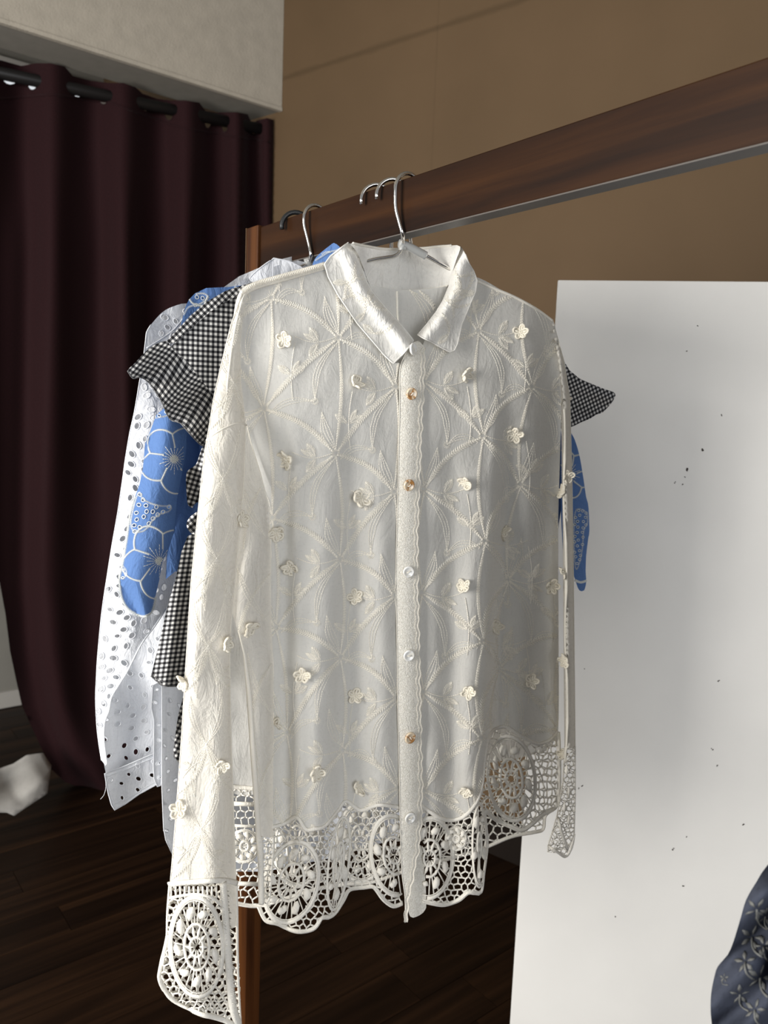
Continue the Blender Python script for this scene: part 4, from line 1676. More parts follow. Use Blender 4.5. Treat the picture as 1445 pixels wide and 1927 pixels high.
# back hem, seen between sleeve and front, below the front and beside the flap
hem_B = [(430, 1694), (455, 1702), (490, 1704), (540, 1690), (600, 1672), (650, 1664), (700, 1660), (760, 1640), (830, 1620), (900, 1600), (960, 1575), (1005, 1566), (1022, 1560), (1026, 1535), (1046, 1520)]
polyHB = [(430, 1482), (520, 1490), (600, 1500), (700, 1500), (800, 1470), (900, 1440), (1000, 1420), (1046, 1385)] + [tuple(p) for p in cr(hem_B[::-1], False, 8)]
lace('lace_hem', SB, polyHB, [(460, 1592, 26, 30, dict(tape=6, petals=8, core=False)), (560, 1590, 44, 78, dict()), (680, 1585, 44, 74, dict())], 9, 8, hem=hem_B)
eb = MB()
SB.cord(eb, cr([(430, 1480), (520, 1488), (600, 1498), (700, 1498)], False, 8), 9, .001, 6, flat=.5)
SB.cord(eb, np.array([(430, 1512), (490, 1514)]), 9, .001, 6, flat=.5)
SB.cord(eb, np.array([(430, 1553), (490, 1556)]), 6, .001, 6, flat=.5)
SB.cord(eb, np.array([(430, 1662), (490, 1664)]), 9, .001, 6, flat=.5)
eb.build('lace_border', M['lace'], LB)
# lower part of the side fold is lace too
fold_low = [(fL(y), y) for y in np.arange(1580, 1704, 8.0)] + [(fR(y), y) for y in np.arange(1580, 1704, 8.0)[::-1]]
mbf = MB()
for e_ in hexnet(fold_low, 7):
    SF.cord(mbf, e_, 3.0, .0004, 4)
SF.cord(mbf, np.array([(fL(y) + 4, y) for y in np.arange(1575, 1704, 6.0)]), 12, .001, 6)
SF.cord(mbf, np.array([(fR(y) - 3, y) for y in np.arange(1575, 1704, 6.0)]), 7, .001, 6)
mbf.build('lace_hem', M['lace'], LB)

# left cuff -------------------------------------------------------------------
cuff_hem = [(316, 1760), (303, 1820), (301, 1842), (312, 1866), (330, 1885), (357, 1899), (380, 1909), (400, 1913), (425, 1921), (452, 1936)]
polyC = [(320, 1666), (360, 1662), (418, 1659), (446, 1664), (447, 1760), (450, 1840), (453, 1936)] + [tuple(p) for p in cr(cuff_hem[::-1], False, 6)]
cb = MB()
pc = np.asarray(polyC, float)
av = [shell(SS, cb, 370, 1782, 50, 94, rot=-.04, tape=10, petals=9, clip=pc)]
for y0, x0, x1 in ((1670, 322, 416),):
    for x_ in np.arange(x0, x1, 8.5):
        SS.cord(cb, np.array([(x_, 1668), (x_ + .5, 1690)]), 4.2, .0008, 5)
for e_ in hexnet([(319, 1690), (420, 1688), (430, 1760), (432, 1900), (450, 1930), (380, 1906), (330, 1882), (303, 1840), (312, 1770)], 9, av):
    SS.cord(cb, np.array([e_[0], e_[1]]), 3.8, .0005, 4)
SS.cord(cb, cr([(318, 1664), (360, 1660), (418, 1657), (446, 1662)], False, 6), 11, .001, 6, flat=.5)
SS.cord(cb, cr([(318, 1690), (345, 1685), (370, 1683), (400, 1690), (418, 1705)], False, 6), 6, .001, 6, flat=.5)
SS.cord(cb, cr(cuff_hem, False, 5), 10, .0008, 6, flat=.6)
SS.cord(cb, cr([(319, 1666), (315, 1720), (313, 1770), (306, 1815)], False, 6), 6, .0008, 6, flat=.6)
# rolled seam along the right side of the cuff
SS.cord(cb, cr([(420, 1662), (424, 1720), (428, 1780), (432, 1840), (438, 1895), (450, 1930)], False, 6), 16, .003, 8, flat=.7)
A_ = [(422 + (y - 1662) * .09 - 6 + rng.normal(0, 1.5), y) for y in np.arange(1668, 1920, 4.0)]
B_ = [(422 + (y - 1662) * .09 + 6 + rng.normal(0, 2), y + rng.uniform(1, 9)) for y in np.arange(1668, 1920, 4.0)]
SS.stitches(cb, A_, B_, 3.6, .0064)
SS.cord(cb, cr([(445, 1664), (446, 1720), (447, 1800), (449, 1860), (453, 1934)], False, 6), 7, .0008, 6)
cb.build('lace_cuff', M['lace'], LB)
sheet('cuff_side', [(424, 1662), (445, 1664), (446, 1740), (440, 1745), (430, 1740)], Surf(SH, lambda x, y: nSl(x, y) - .002), M['sleeve'], LB, 7)
# back layer of the left cuff
cb = MB()
for e_ in hexnet(polyC, 7.5):
    SSb.cord(cb, e_, 5.0, .0, 4)
SSb.cord(cb, cr(cuff_hem, False, 6), 9, .0, 5)
cb.build('lace_cuff', M['lace'], LB)
# right cuff
cb = MB()
ysC = np.arange(1405, 1606, 6.0)
polyRC = [(rL(y), y) for y in ysC] + [(1050, 1606), (1064, 1612)] + [(rR(y), y) for y in ysC[::-1]]
for e_ in hexnet(polyRC, 5.2, (), .2):
    SRs.cord(cb, e_ * [1, 1], 2.3, .0004, 4)
SRs.cord(cb, np.array([(rL(y) + 1, y) for y in ysC]), 4, .0005, 5)
SRs.cord(cb, np.array([(rR(y) - 1, y) for y in ysC]), 4, .0005, 5)
SRs.cord(cb, cr([(1032, 1592), (1048, 1603), (1064, 1612), (1075, 1595), (1081, 1570)], False, 5), 6, .0006, 5)
SRs.cord(cb, cr([(1050, 1540), (1058, 1570), (1068, 1598)], False, 5), 7, .001, 5)
for (x_, y_) in ((1066, 1450), (1070, 1490), (1062, 1520), (1070, 1545)):
    SRs.cord(cb, np.array([(x_, y_ - 11), (x_, y_), (x_, y_ + 11)]), 9, .0012, 6, taper=True)
cb.build('lace_cuff', M['lace'], LB)
cb = MB()
for e_ in hexnet(polyRC, 7, (), .2):
    SRb.cord(cb, e_, 2.6, 0, 4)
cb.build('lace_cuff', M['lace'], LB)

# ------------------------------------------------------------------ gingham blouse
GB = empty('gingham_blouse', tuple(neckB), 'black and white gingham blouse with flutter sleeves behind the cream blouse', 'blouse')


def nG(px, py):
    px = np.asarray(px, float)
    py = np.asarray(py, float)
    return .002 + .006 * sstep(560, 800, py) + .004 * np.sin(px / 22.0) * sstep(700, 1000, py) + wr(px, py, .001)


SG = Surf(GI, nG)
SGb = Surf(GI, lambda x, y: -.013 + .003 * np.sin(np.asarray(x) / 30.0))
gm = M['gingham']
sheet('bodice', [(452, 545), (425, 563), (395, 580), (362, 606), (335, 636), (316, 660), (346, 698), (376, 738), (392, 760), (384, 840), (372, 880), (371, 940), (420, 950), (600, 960), (800, 950), (980, 930), (1030, 860), (1055, 760), (1062, 690), (1030, 640), (900, 560), (760, 580), (620, 540), (560, 520), (500, 525)],
      SG, gm, GB, 12, crv=False)
sheet('bodice_back', [(452, 545), (395, 575), (335, 636), (360, 690), (395, 760), (384, 930), (600, 960), (800, 950), (980, 930), (1050, 760), (1062, 690), (1030, 640), (900, 550), (760, 520), (620, 520), (520, 520)], SGb, gm, GB, 16, crv=False)
sheet('binding', [(500, 524), (452, 538), (425, 547), (388, 568), (357, 595), (332, 622), (313, 642), (322, 648), (340, 637), (366, 612), (398, 585), (428, 566), (455, 552), (502, 536)], Surf(GI, lambda x, y: nG(x, y) + .004), gm, GB, 6, uvrot=.75, crv=False)
sheet('binding', [(1020, 628), (1040, 645), (1064, 684), (1072, 697), (1090, 712), (1082, 718), (1066, 702), (1050, 680), (1020, 642)], Surf(GI, lambda x, y: nG(x, y) + .004), gm, GB, 6, uvrot=-.75, crv=False)
seamx = np.array([(313, 642), (325, 656), (338, 669), (358, 687), (371, 706), (388, 727), (400, 743), (410, 770)], float)


def nRuf(px, py):
    q = np.stack([np.asarray(px, float), np.asarray(py, float)], -1).reshape(-1, 2)
    d = mindist(q, lin(seamx, False, 4)).reshape(np.shape(px))
    u = (np.asarray(px) * .62 + np.asarray(py) * .78)
    return .03 + .022 * sstep(0, 90, d) + (.004 + .010 * sstep(0, 70, d)) * np.sin(u / 12.5 + 1.2 + .012 * d)


SRf = Surf(GI, nRuf)


def uv_ruf(V2):
    sv = GI.sv(V2[:, 0], V2[:, 1])
    c_, s_ = math.cos(.62), math.sin(.62)
    w2 = sv @ np.array([[c_, s_], [-s_, c_]])
    u = (V2[:, 0] * .62 + V2[:, 1] * .78)
    w2[:, 0] += .0035 * np.sin(u / 14.0)
    w2[:, 1] += .003 * np.sin(u / 21.0 + V2[:, 0] / 40.0)
    return w2


ruf = [(313, 642), (296, 646), (280, 656), (263, 673), (249, 688), (240, 698), (250, 712), (263, 710), (278, 718), (292, 737), (305, 758), (317, 785), (327, 793), (339, 796), (357, 816), (381, 839), (395, 830), (410, 800), (410, 770), (400, 743), (388, 727), (371, 706), (358, 687), (338, 669), (325, 656)]
sheet('flutter_sleeve', ruf, SRf, gm, GB, 6, uvf=uv_ruf)
eb = MB()
SRf.cord(eb, cr(ruf[5:17], False, 5), 2.6, .0004)
eb.build('hem', M['hemcheck'], GB)
rufR = [(1050, 690), (1064, 686), (1072, 698), (1090, 712), (1115, 723), (1137, 732), (1157, 740), (1153, 755), (1134, 776), (1122, 780), (1112, 787), (1093, 795), (1076, 803), (1055, 806), (1048, 750)]


def nRufR(px, py):
    d = np.clip((np.asarray(px, float) - 1060) / 95.0, 0, 1)
    u = np.asarray(py) * .9 - np.asarray(px) * .35
    return .014 + .004 * d + (.003 + .007 * d) * np.sin(u / 9.0)


def uv_rufR(V2):
    sv = GI.sv(V2[:, 0], V2[:, 1])
    c_, s_ = math.cos(-.45), math.sin(-.45)
    return sv @ np.array([[c_, s_], [-s_, c_]])


sheet('flutter_sleeve', rufR, Surf(GI, nRufR), gm, GB, 6, uvf=uv_rufR)
side1 = [(405, 835), (383, 839), (373, 864), (367, 876), (354, 885), (350, 899), (352, 941), (355, 952), (362, 956), (371, 945), (405, 950)]
sheet('side_panel', side1, Surf(GI, lambda x, y: .034 + .006 * np.sin(x / 6.0)), gm, GB, 6, uvrot=.3)
kb = MB()
kp = Surf(GI, .042)
sheet('knot', [(395, 955), (380, 958), (366, 966), (355, 976), (351, 988), (356, 1000), (366, 1006), (395, 1006)], Surf(GI, lambda x, y: .034 + .016 * np.sqrt(np.clip(1 - ((y - 981) / 27.0) ** 2, 0, 1)) + .003 * np.sin((x + y * .6) / 3.2)), gm, GB, 4, uvrot=.9)
lowp = [(400, 1000), (366, 1003), (353, 1009), (342, 1037), (330, 1091), (313, 1149), (296, 1224), (284, 1272), (296, 1283), (309, 1291), (345, 1291), (400, 1291), (600, 1296), (800, 1270), (960, 1240), (980, 1100), (970, 930), (800, 950), (600, 960), (420, 955)]
SLo = Surf(GI, lambda x, y: (.004 + .03 * (1 - sstep(360, 430, x))) + .007 * np.sin((x - (1290 - y) * .12) / 9.5) * sstep(1000, 1150, y) * (1 - sstep(400, 460, x)) + .003 * np.sin(x / 31.0))


def uv_low(V2):
    sv = GI.sv(V2[:, 0] - (1291 - V2[:, 1]) * .14 * (V2[:, 0] < 420), V2[:, 1])
    return sv


sheet('peplum', lowp, SLo, gm, GB, 8, uvf=uv_low, crv=False)
eb = MB()
SLo.cord(eb, cr([(284, 1272), (296, 1283), (309, 1291), (345, 1291), (400, 1291)], False, 5), 2.6, .0003)
SLo.cord(eb, cr([(286, 1266), (297, 1277), (310, 1284), (345, 1284)], False, 5), .9, .0006)
eb.build('hem', M['hemcheck'], GB)
sheet('tie_end', [(360, 1285), (345, 1310), (342, 1321), (334, 1354), (326, 1420), (331, 1428), (338, 1437), (346, 1430), (360, 1380)], Surf(GI, lambda x, y: .018 + .004 * np.sin(x / 4.0)), gm, GB, 6, uvrot=.5)

# ------------------------------------------------------------------ blue blouse
BB = empty('blue_blouse', tuple(neckC), 'blue blouse with pale flower outlines and openwork, between the gingham and the white blouse', 'blouse')


bfold = poly_x([(392, 560), (352, 700), (346, 790), (350, 850), (333, 940), (328, 1000), (318, 1030), (305, 1060), (300, 1090), (292, 1124), (288, 1155)])


def nB(px, py):
    px = np.asarray(px, float)
    py = np.asarray(py, float)
    L_ = np.interp(py, [540, 600, 780, 960, 1087, 1160], [367, 344, 294, 246, 225, 262])
    t = np.clip((px - L_) / np.maximum(bfold(py) - L_, 5), 0, 1)
    return .006 + .022 * sstep(560, 760, py) + .02 * np.sin(t * math.pi) * sstep(640, 850, py) + wr(px, py, .0012)


SBl = Surf(BL, nB)
SBd = Surf(BL, lambda x, y: -.012 + .006 * np.sin(np.asarray(x) / 16.0) + wr(x, y, .001))
ys_ = np.arange(790, 1150, 12.0)
sl_out = [(470, 535), (430, 540), (388, 542), (367, 552), (356, 563), (349, 577), (343, 600), (336, 630), (322, 690), (309, 768), (294, 781), (284, 808), (273, 835), (269, 880), (263, 910), (254, 935), (246, 962), (238, 1016), (231, 1058), (225, 1087), (226, 1108), (230, 1128), (242, 1147), (269, 1160), (286, 1151), (292, 1124),
          (300, 1090), (305, 1060), (318, 1030), (328, 1000), (333, 940), (350, 850), (352, 790), (380, 700), (430, 620)]
net1 = [(262, 926), (268, 938), (283, 947), (303, 952), (322, 953), (318, 962), (300, 968), (288, 978), (278, 992), (268, 1000), (252, 1000), (246, 985), (250, 960), (257, 935)]
net2 = [(226, 1064), (234, 1068), (238, 1078), (232, 1090), (226, 1084)]
net3 = [(352, 560), (380, 552), (392, 560), (376, 572), (355, 578), (346, 592), (344, 580)]
net4 = [(306, 768), (316, 772), (314, 782), (300, 785), (292, 786)]


def poisson(poly, d, seed, tries=6000):
    r_ = np.random.default_rng(seed)
    poly = np.asarray(poly, float)
    mn, mx = poly.min(0), poly.max(0)
    out_ = np.empty((0, 2))
    for _ in range(tries):
        p = mn + r_.random(2) * (mx - mn)
        if len(out_) and ((out_ - p) ** 2).sum(1).min() < d * d:
            continue
        if inside(poly, p[None])[0]:
            out_ = np.concatenate([out_, p[None]])
    return out_


bh = []
for i, (nt_, d) in enumerate(((net1, 11.0), (net2, 7), (net3, 10.5), (net4, 9))):
    for p in poisson(nt_, d, 5 + i, 2500):
        bh.append(ell(p[0], p[1], d * .36, d * .30, rng.uniform(0, 3), 8))
so, sol, bhs = sheet('sleeve', sl_out, SBl, M['blue'], BB, 7, bh, crv=False)
sheet('sleeve', sl_out, Surf(BL, lambda x, y: nB(x, y) * 0 - .006), M['blue'], BB, 12, crv=False)
sheet('bodice', [(470, 535), (420, 560), (380, 640), (340, 760), (320, 900), (316, 1000), (312, 1090), (330, 1075), (400, 1100), (600, 1120), (800, 1110), (950, 1090), (1040, 1060), (1065, 900), (1050, 760), (1020, 660), (900, 560), (760, 560), (640, 500), (600, 500)], SBd, M['blue'], BB, 14, crv=False)
# facing at the neck that stands up between the two collars
sheet('neck_band', [(588, 502), (592, 488), (603, 476), (618, 464), (628, 457), (634, 460), (642, 470), (634, 482), (622, 492), (612, 500), (600, 506)], Surf(BL, lambda x, y: .012 + .0004 * (x - 610)), M['blue'], BB, 5)
st = MB()


def petal_flower(sf, mb, cx, cy, R_, n=6, rot=0.0, clip=None, squash=1.0, rays=True):
    c = np.array([cx, cy], float)
    sq = np.array([squash, 1.0])
    cen_ = [R_ * .56 * np.array([math.cos(rot + 2 * math.pi * k / n), math.sin(rot + 2 * math.pi * k / n)]) for k in range(n)]
    pr = R_ * (.44 if n == 5 else .38)

    def satin(p):
        q = resamp(p, 1.9)
        if len(q) < 3:
            return
        t, nn = nrm2(q)
        sf.stitches(mb, q - nn * 2.0 - t * .4, q + nn * 2.0 + t * .4, 1.7, .0008, clip)
        sf.stitches(mb, q[:-1], q[1:], 2.4, .0004, clip)
    for k in range(n):
        a = rot + 2 * math.pi * k / n
        an = np.linspace(a - math.pi, a + math.pi, 90)
        p = cen_[k] + pr * np.stack([np.cos(an), np.sin(an)], -1) * (1 + .04 * np.cos(3 * (an - a)))[:, None]
        ok = np.ones(len(p), bool)
        for l in range(n):
            if l != k:
                ok &= np.linalg.norm(p - cen_[l], axis=1) > pr * .995
        ok &= np.linalg.norm(p, axis=1) > R_ * .45
        satin(c + p[ok] * sq)
        p_end = p[ok][-1]
        d_ = p_end / np.linalg.norm(p_end)
        b_end = d_ * R_ * .34 + R_ * .05 * np.array([-d_[1], d_[0]])
        satin(c + np.linspace(0, 1, 8)[:, None] * (b_end - p_end) * sq + p_end * sq)
    if rays:
        for k in range(20):
            a = 2 * math.pi * k / 20
            L_ = R_ * (.46 if k % 2 else .34)
            d = np.array([math.cos(a) * squash, math.sin(a)])
            rp = np.array([c + d * v for v in np.linspace(4, L_, 6)])
            sf.stitches(mb, rp[:-1], rp[1:], 1.6, .0008, clip)
        for r_ in (2, 4.5, 7):
            an = np.arange(12) * math.pi / 6
            q = c + r_ * np.stack([np.cos(an) * squash, np.sin(an)], -1)
            sf.stitches(mb, q - [1.4, 1.4], q + [1.4, 1.4], 2.4, .0009, clip)


petal_flower(SBl, st, 328, 864, 64, 5, .25, sol)
petal_flower(SBl, st, 300, 1056, 70, 5, .45, sol)
petal_flower(SBl, st, 400, 545, 46, 5, .2, sol, rays=False)
for k, h in enumerate(bhs):
    SBl.cord(st, h, 1.8, .0005, 4, True)
for nt_ in (net1, net2, net3, net4):
    q = resamp(cr(nt_, True, 4), 2.0)
    t, nn = nrm2(q)
    SBl.stitches(st, q - nn * 1.8, q + nn * 1.8, 1.5, .0005, sol)
edge_pts = resamp(cr([(254, 935), (246, 962), (238, 1016), (231, 1058), (225, 1087), (226, 1108), (230, 1128), (242, 1147), (269, 1160), (286, 1151), (293, 1124)], False, 4), 2.2)
t, nn = nrm2(edge_pts)
SBl.stitches(st, edge_pts - nn * 3.0, edge_pts + nn * 3.6, 1.8, .0005)
SBl.cord(st, edge_pts, 3.5, .0, 5)
sN = Surf(BL, lambda x, y: .013 + .0004 * (x - 610))
for p in (cr([(594, 490), (606, 482), (620, 474), (630, 472), (640, 468)], False, 3), cr([(606, 478), (614, 474), (621, 474)], False, 3)):
    q = resamp(p, 2.0)
    t, nn = nrm2(q)
    sN.stitches(st, q - nn * 1.8, q + nn * 1.8, 1.5, .0007)
# right sleeve of the blue blouse
bR = [(1058, 810), (1076, 817), (1089, 852), (1097, 896), (1103, 936), (1107, 952), (1109, 998), (1107, 1012), (1103, 1045), (1102, 1076), (1103, 1095), (1099, 1111), (1090, 1111), (1084, 1097), (1078, 1080), (1062, 1060), (1055, 940)]
netR = [(1082, 965), (1092, 958), (1104, 966), (1105, 985), (1098, 1000), (1096, 1030), (1090, 1060), (1083, 1070), (1080, 1020)]
sRb = Surf(BL, lambda x, y: .010 + .014 * np.sin(np.clip((x - 1050) / 62.0, 0, 1) * math.pi) + wr(x, y, .001))
bhR = [ell(p[0], p[1], 2.6, 2.2, 0, 8) for p in poisson(netR, 7.5, 31, 1500)]
_, bRo, bhRs = sheet('sleeve', bR, sRb, M['blue'], BB, 6, bhR)
sheet('sleeve', bR, Surf(BL, -.01), M['blue'], BB, 10)
petal_flower(sRb, st, 1070, 892, 48, 6, .3, bRo)
for h in bhRs:
    sRb.cord(st, h, 1.6, .0005, 4, True)
q = resamp(cr(netR, True, 4), 2.2)
t, nn = nrm2(q)
sRb.stitches(st, q - nn * 1.5, q + nn * 1.5, 1.4, .0005, bRo)
sRb.cord(st, cr([(1082, 1092), (1092, 1096), (1103, 1093)], False, 3), 5, .0008, 5)
tag(st.build('flower_stitching', M['silver'], BB, False), 'pale grey stitched flower outlines', kind='stuff')

# ------------------------------------------------------------------ white eyelet blouse
EB = empty('eyelet_blouse', tuple(neckD), 'white cotton eyelet blouse with buttoned cuff, farthest back on the rail', 'blouse')
eL = poly_x([(350, 571), (325, 577), (305, 588), (284, 611), (276, 625), (274, 640), (268, 690), (263, 716), (253, 775), (244, 816), (236, 864), (230, 908), (221, 968), (211, 1025), (203, 1076), (192, 1149), (184, 1232), (181, 1284), (180, 1318), (183, 1375), (191, 1431), (197, 1458)])


def nE(px, py):
    px = np.asarray(px, float)
    py = np.asarray(py, float)
    t = np.clip((px - eL(py)) / 130.0, 0, 1)
    return .004 + .012 * sstep(580, 800, py) + .030 * np.sin(t * math.pi * .8) * sstep(640, 900, py) + wr(px, py, .0016)


SE = Surf(EY, nE)
SEi = Surf(EY, lambda x, y: -.012 - .02 * np.sin(np.clip((x - 185) / 125.0, 0, 1) * math.pi) + .006 * sstep(1420, 1500, y) + wr(x, y, .0022))
SEb = Surf(EY, lambda x, y: .012 * sstep(900, 1200, y) + .012 * np.sin(np.asarray(x) / 20.0) * sstep(900, 1300, y) + wr(x, y, .001))
SEk = Surf(EY, lambda x, y: -.05 + .008 * np.sin(np.asarray(x) / 26.0))
sle_f = [(350, 571), (325, 577), (305, 588), (284, 611), (276, 625), (274, 640), (268, 690), (263, 716), (253, 775), (244, 816), (236, 864), (230, 908), (221, 968), (211, 1025), (203, 1076), (192, 1149), (184, 1232), (181, 1284), (180, 1318), (183, 1375), (191, 1431), (198, 1440), (201, 1437),
         (196, 1395), (197, 1360), (205, 1337), (210, 1312), (226, 1285), (240, 1263), (267, 1211), (290, 1180), (313, 1145), (326, 1100), (328, 1074), (338, 1000), (350, 900), (360, 760), (372, 640), (372, 580)]
inner = [(190, 1300), (215, 1290), (240, 1255), (270, 1200), (312, 1140), (326, 1090), (330, 1072), (345, 1100), (330, 1180), (310, 1250), (306, 1291), (305, 1380), (303, 1430), (250, 1450), (203, 1475), (196, 1440), (188, 1340)]
body = [(372, 585), (350, 640), (340, 800), (330, 1000), (318, 1180), (305, 1260), (305, 1291), (305, 1400), (305, 1489), (308, 1557), (311, 1578), (326, 1610), (380, 1640), (500, 1640), (620, 1615), (740, 1580), (800, 1545), (815, 1500), (815, 1000), (812, 700), (790, 600), (700, 520), (600, 500), (560, 490), (520, 500), (450, 530)]


def eyes(poly, d, seed, sz=(4.8, 3.3), xmax=None, extra=None):
    out_ = []
    pts = poisson(poly, d, seed, 9000)
    for p in pts:
        if xmax is not None and p[0] > xmax:
            continue
        a = math.atan2(math.sin(p[0] / 23.0), math.cos(p[1] / 31.0)) + rng.uniform(-.4, .4)
        s_ = rng.uniform(.8, 1.15)
        out_.append(ell(p[0], p[1], sz[0] * s_, sz[1] * s_, a, 13))
    return out_


def eyelet_sheet(name, poly, sf, holes_, step, crv=False, rim=True, parent=EB, **kw):
    o, ol, hs = sheet(name, poly, sf, M['eyelet'], parent, step, holes_, crv=crv, **kw)
    if rim and hs:
        b = MB()
        for h in hs:
            c = h.mean(0)
            sf.cord(b, c + (h - c) * 1.22, 2.4, .0004, 4, True, .6)
        tag(b.build('eyelet_rims', M['eyelet_rim'], o), kind='stuff')
    return o


eyelet_sheet('sleeve', sle_f, SE, eyes(sle_f, 16.0, 3, (5.6, 3.9), xmax=352), 8, crv=True)
eyelet_sheet('sleeve_inside', inner, SEi, eyes(inner, 21, 4, (4.8, 3.6)), 8)
eyelet_sheet('front_panel', body, SEb, eyes([p for p in body], 19, 5, (3.8, 2.2), xmax=380) + eyes([(480, 1480), (760, 1480), (760, 1560), (600, 1610), (480, 1630)], 22, 6, (4, 3)), 12)
backp = [(p[0], p[1] - 10) for p in body]
eyelet_sheet('back_panel', backp, SEk, [], 20, rim=False)
eyelet_sheet('sleeve_back', sle_f[:20] + [(205, 1395), (250, 1400), (292, 1390), (304, 1330), (315, 1180), (328, 1100), (350, 900), (372, 640), (372, 580)], Surf(EY, lambda x, y: -.022 - .03 * sstep(1080, 1250, y) + .006 * np.sin(np.asarray(x) / 15.0)), [], 14, rim=False)
cuffp = [(197, 1456), (230, 1444), (262, 1430), (292, 1417), (300, 1440), (300, 1472), (291, 1478), (262, 1494), (237, 1512), (216, 1524), (210, 1514), (204, 1493)]
SEc = Surf(EY, lambda x, y: .004 - .012 * np.sin(np.clip((x - 195) / 105.0, 0, 1) * math.pi) + wr(x, y, .0018))
eyelet_sheet('cuff', cuffp, SEc, eyes(cuffp, 20, 8, (4.4, 3.4)), 6, edge=(3.0, M['eyelet'], 'cuff_edge'))
strip = [(285, 1332), (290, 1354), (290, 1400), (289, 1437), (290, 1465), (296, 1480), (302, 1478), (305, 1470), (306, 1380), (306, 1300), (300, 1285), (288, 1290)]
SEs = Surf(EY, lambda x, y: .012 + wr(x, y, .001))
eyelet_sheet('cuff_placket', strip, SEs, eyes(strip, 22, 9, (3.5, 2.6)), 6, edge=(2.6, M['eyelet'], 'placket_edge'))
eb = MB()
SE.cord(eb, cr(sle_f[21:32], False, 5), 3.2, .0005)
SE.cord(eb, cr(sle_f[3:21], False, 6), 2.2, .0)
SEc.cord(eb, cr([(198, 1463), (230, 1451), (262, 1437), (294, 1424)], False, 5), 1.6, .0006)
SEc.cord(eb, cr([(213, 1515), (240, 1502), (265, 1487), (293, 1470)], False, 5), 1.2, .0006)
SE.cord(eb, cr([(276, 655), (300, 640), (325, 622), (340, 605), (352, 590)], False, 5), 2.0, .0006)
SEb.cord(eb, np.array([(305, y) for y in np.arange(1291, 1490, 8.0)] + [(308, 1557), (312, 1580), (326, 1610)]), 2.6, .0004)
eb.build('seam', M['eyelet_rim'], EB)
# hanging end of thread at the cuff
tb = MB()
SEc.cord(tb, cr([(199, 1470), (199, 1484), (195, 1497), (189, 1504)], False, 3), 1.1, 0, 4)
tb.build('loose_thread', M['eyelet_rim'], EB)
# collar
SEcol = Surf(EY, lambda x, y: .01 + .012 * np.sin(np.clip((x - 470) / 90.0, 0, 1) * math.pi))
sheet('collar', [(470, 524), (480, 512), (495, 500), (508, 491), (514, 489), (514, 500), (514, 515), (513, 522), (495, 526), (478, 530)], SEcol, M['eyelet'], EB, 5, edge=(2.4, M['eyelet'], 'collar_edge'))
sheet('collar', [(512, 489), (525, 488), (545, 492), (560, 499), (570, 505), (575, 514), (560, 520), (540, 522), (512, 524)], Surf(EY, lambda x, y: -.004 + .0003 * (x - 512)), M['eyelet'], EB, 5, edge=(2.8, M['eyelet'], 'collar_edge'))
# right sleeve, behind the cream blouse
sheet('sleeve', [(800, 600), (815, 640), (835, 900), (850, 1150), (860, 1380), (815, 1390), (805, 1150), (795, 900), (788, 700)], Surf(EY, lambda x, y: .01 * np.sin((x - 790) / 20.0)), M['eyelet'], EB, 14)

# ------------------------------------------------------------------ navy blouse at the right edge, near the lens
NB_X = -.20
hgN, neckN, _ = wire_hanger(NB_X, 90, +1, 0, 'chrome wire hanger holding the navy blouse at the right end of the rail', 'chrome hangers on the rail', M['chrome'])
NV = empty('navy_blouse', tuple(neckN), 'navy blouse with grey floral embroidery, its sleeve blurred at the lower right corner', 'blouse')
NP = Plane(NB_X - .06, .60, 84)
nv = [(1600, 1480), (1520, 1540), (1445, 1627), (1423, 1660), (1404, 1693), (1394, 1726), (1380, 1772), (1369, 1797), (1351, 1818), (1344, 1838), (1338, 1870), (1337, 1901), (1339, 1925), (1346, 1990), (1400, 2060), (1520, 2060), (1640, 1980), (1660, 1700)]
SNv = Surf(NP, lambda x, y: .03 * np.sin(np.clip((x - 1335) / 260.0, 0, 1) * math.pi) + .005 * np.sin((x + y) / 17.0) + .004 * np.sin((x * .4 - y) / 26.0))
_, nvo, _ = sheet('sleeve', nv, SNv, M['navy'], NV, 8)
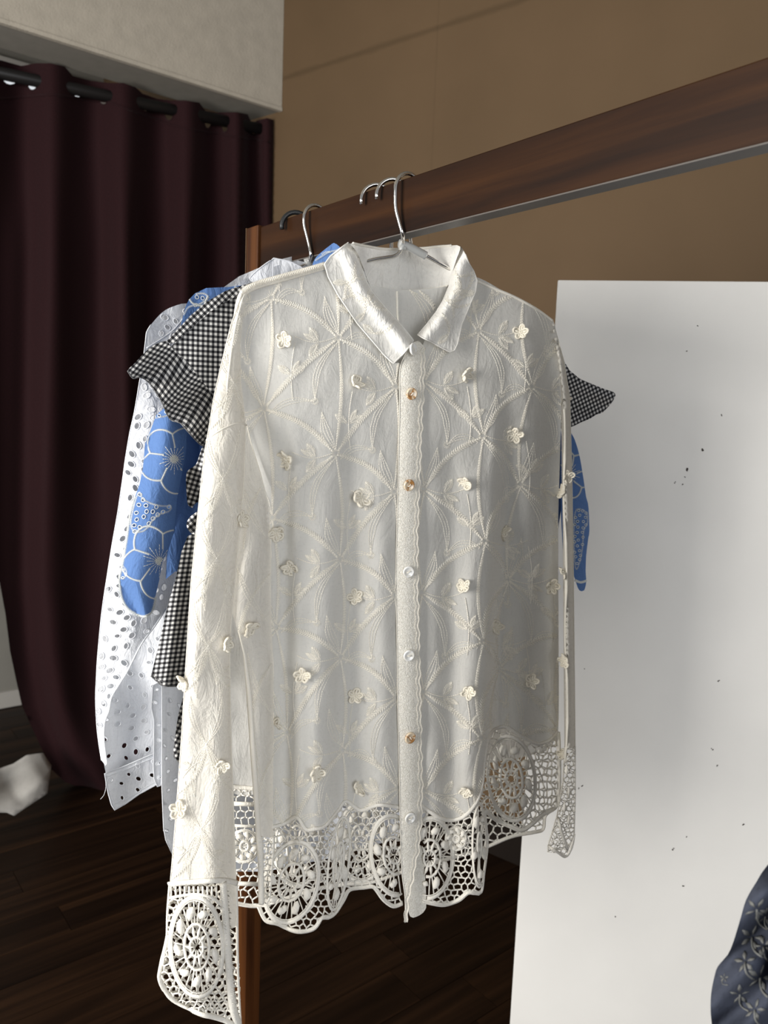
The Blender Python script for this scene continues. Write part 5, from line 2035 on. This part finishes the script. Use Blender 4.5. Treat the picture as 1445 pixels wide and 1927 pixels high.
sheet('sleeve', nv, Surf(NP, -.012), M['navy'], NV, 12)
nb_ = MB()
for (x_, y_, s_) in ((1424, 1712, 1.1), (1415, 1764, 1.1), (1362, 1840, .4), (1402, 1810, 1.0), (1440, 1725, .8), (1392, 1872, .9), (1430, 1840, 1.2), (1420, 1900, 1.0), (1437, 1780, 1.0)):
    c = np.array([x_, y_], float)
    for k in range(5):
        a = 2 * math.pi * k / 5 + x_
        d = np.array([math.cos(a), math.sin(a)])
        SNv.cord(nb_, np.array([c + d * 5 * s_, c + d * 13 * s_, c + d * 21 * s_]), 10 * s_, .0004, 6, taper=True, flat=.14)
    SNv.cord(nb_, arc(c, c + [18 * s_, 34 * s_], 8), 4 * s_, .0005, 5)
nb_.build('embroidery', M['navy_thread'], NV)
# body of the navy blouse: hangs from its hanger out of frame
bn = MB()
nbody = []
NK = 40
for z_, hw, dp, wv in ((-.005, .050, .020, 0), (-.030, .058, .026, 0), (-.045, .095, .028, .0), (-.075, .128, .030, .001), (-.13, .132, .034, .003), (-.22, .130, .036, .006), (-.34, .134, .038, .009), (-.46, .140, .042, .011), (-.60, .148, .046, .013)):
    for k in range(NK):
        a = 2 * math.pi * k / NK
        fo = 1 + (wv / dp) * math.sin(a * 7 + z_ * 6)
        p = np.array([neckN[0], neckN[1], neckN[2] + z_]) + NP.es * (hw * math.cos(a) + .075 * min(1, -z_ / .05)) + NP.en * dp * math.sin(a) * fo
        nbody.append(p)
bn.add(np.array(nbody), [(i * NK + k, i * NK + (k + 1) % NK, (i + 1) * NK + (k + 1) % NK, (i + 1) * NK + k) for i in range(8) for k in range(NK)])
bn.build('bodice', M['navy'], NV)
b_ = MB()
b_.tube(np.array([neckN + [0, 0, .004], neckN - NP.es * .02 + [0, 0, -.012], neckN - NP.es * .05 + [0, 0, -.062]]), .0026, 8)
b_.tube(np.array([neckN + [0, 0, .004], neckN + NP.es * .05 + [0, 0, -.018], neckN + NP.es * .17 + [0, 0, -.070]]), .0026, 8)
b_.build('arm', M['chrome'], hgN)
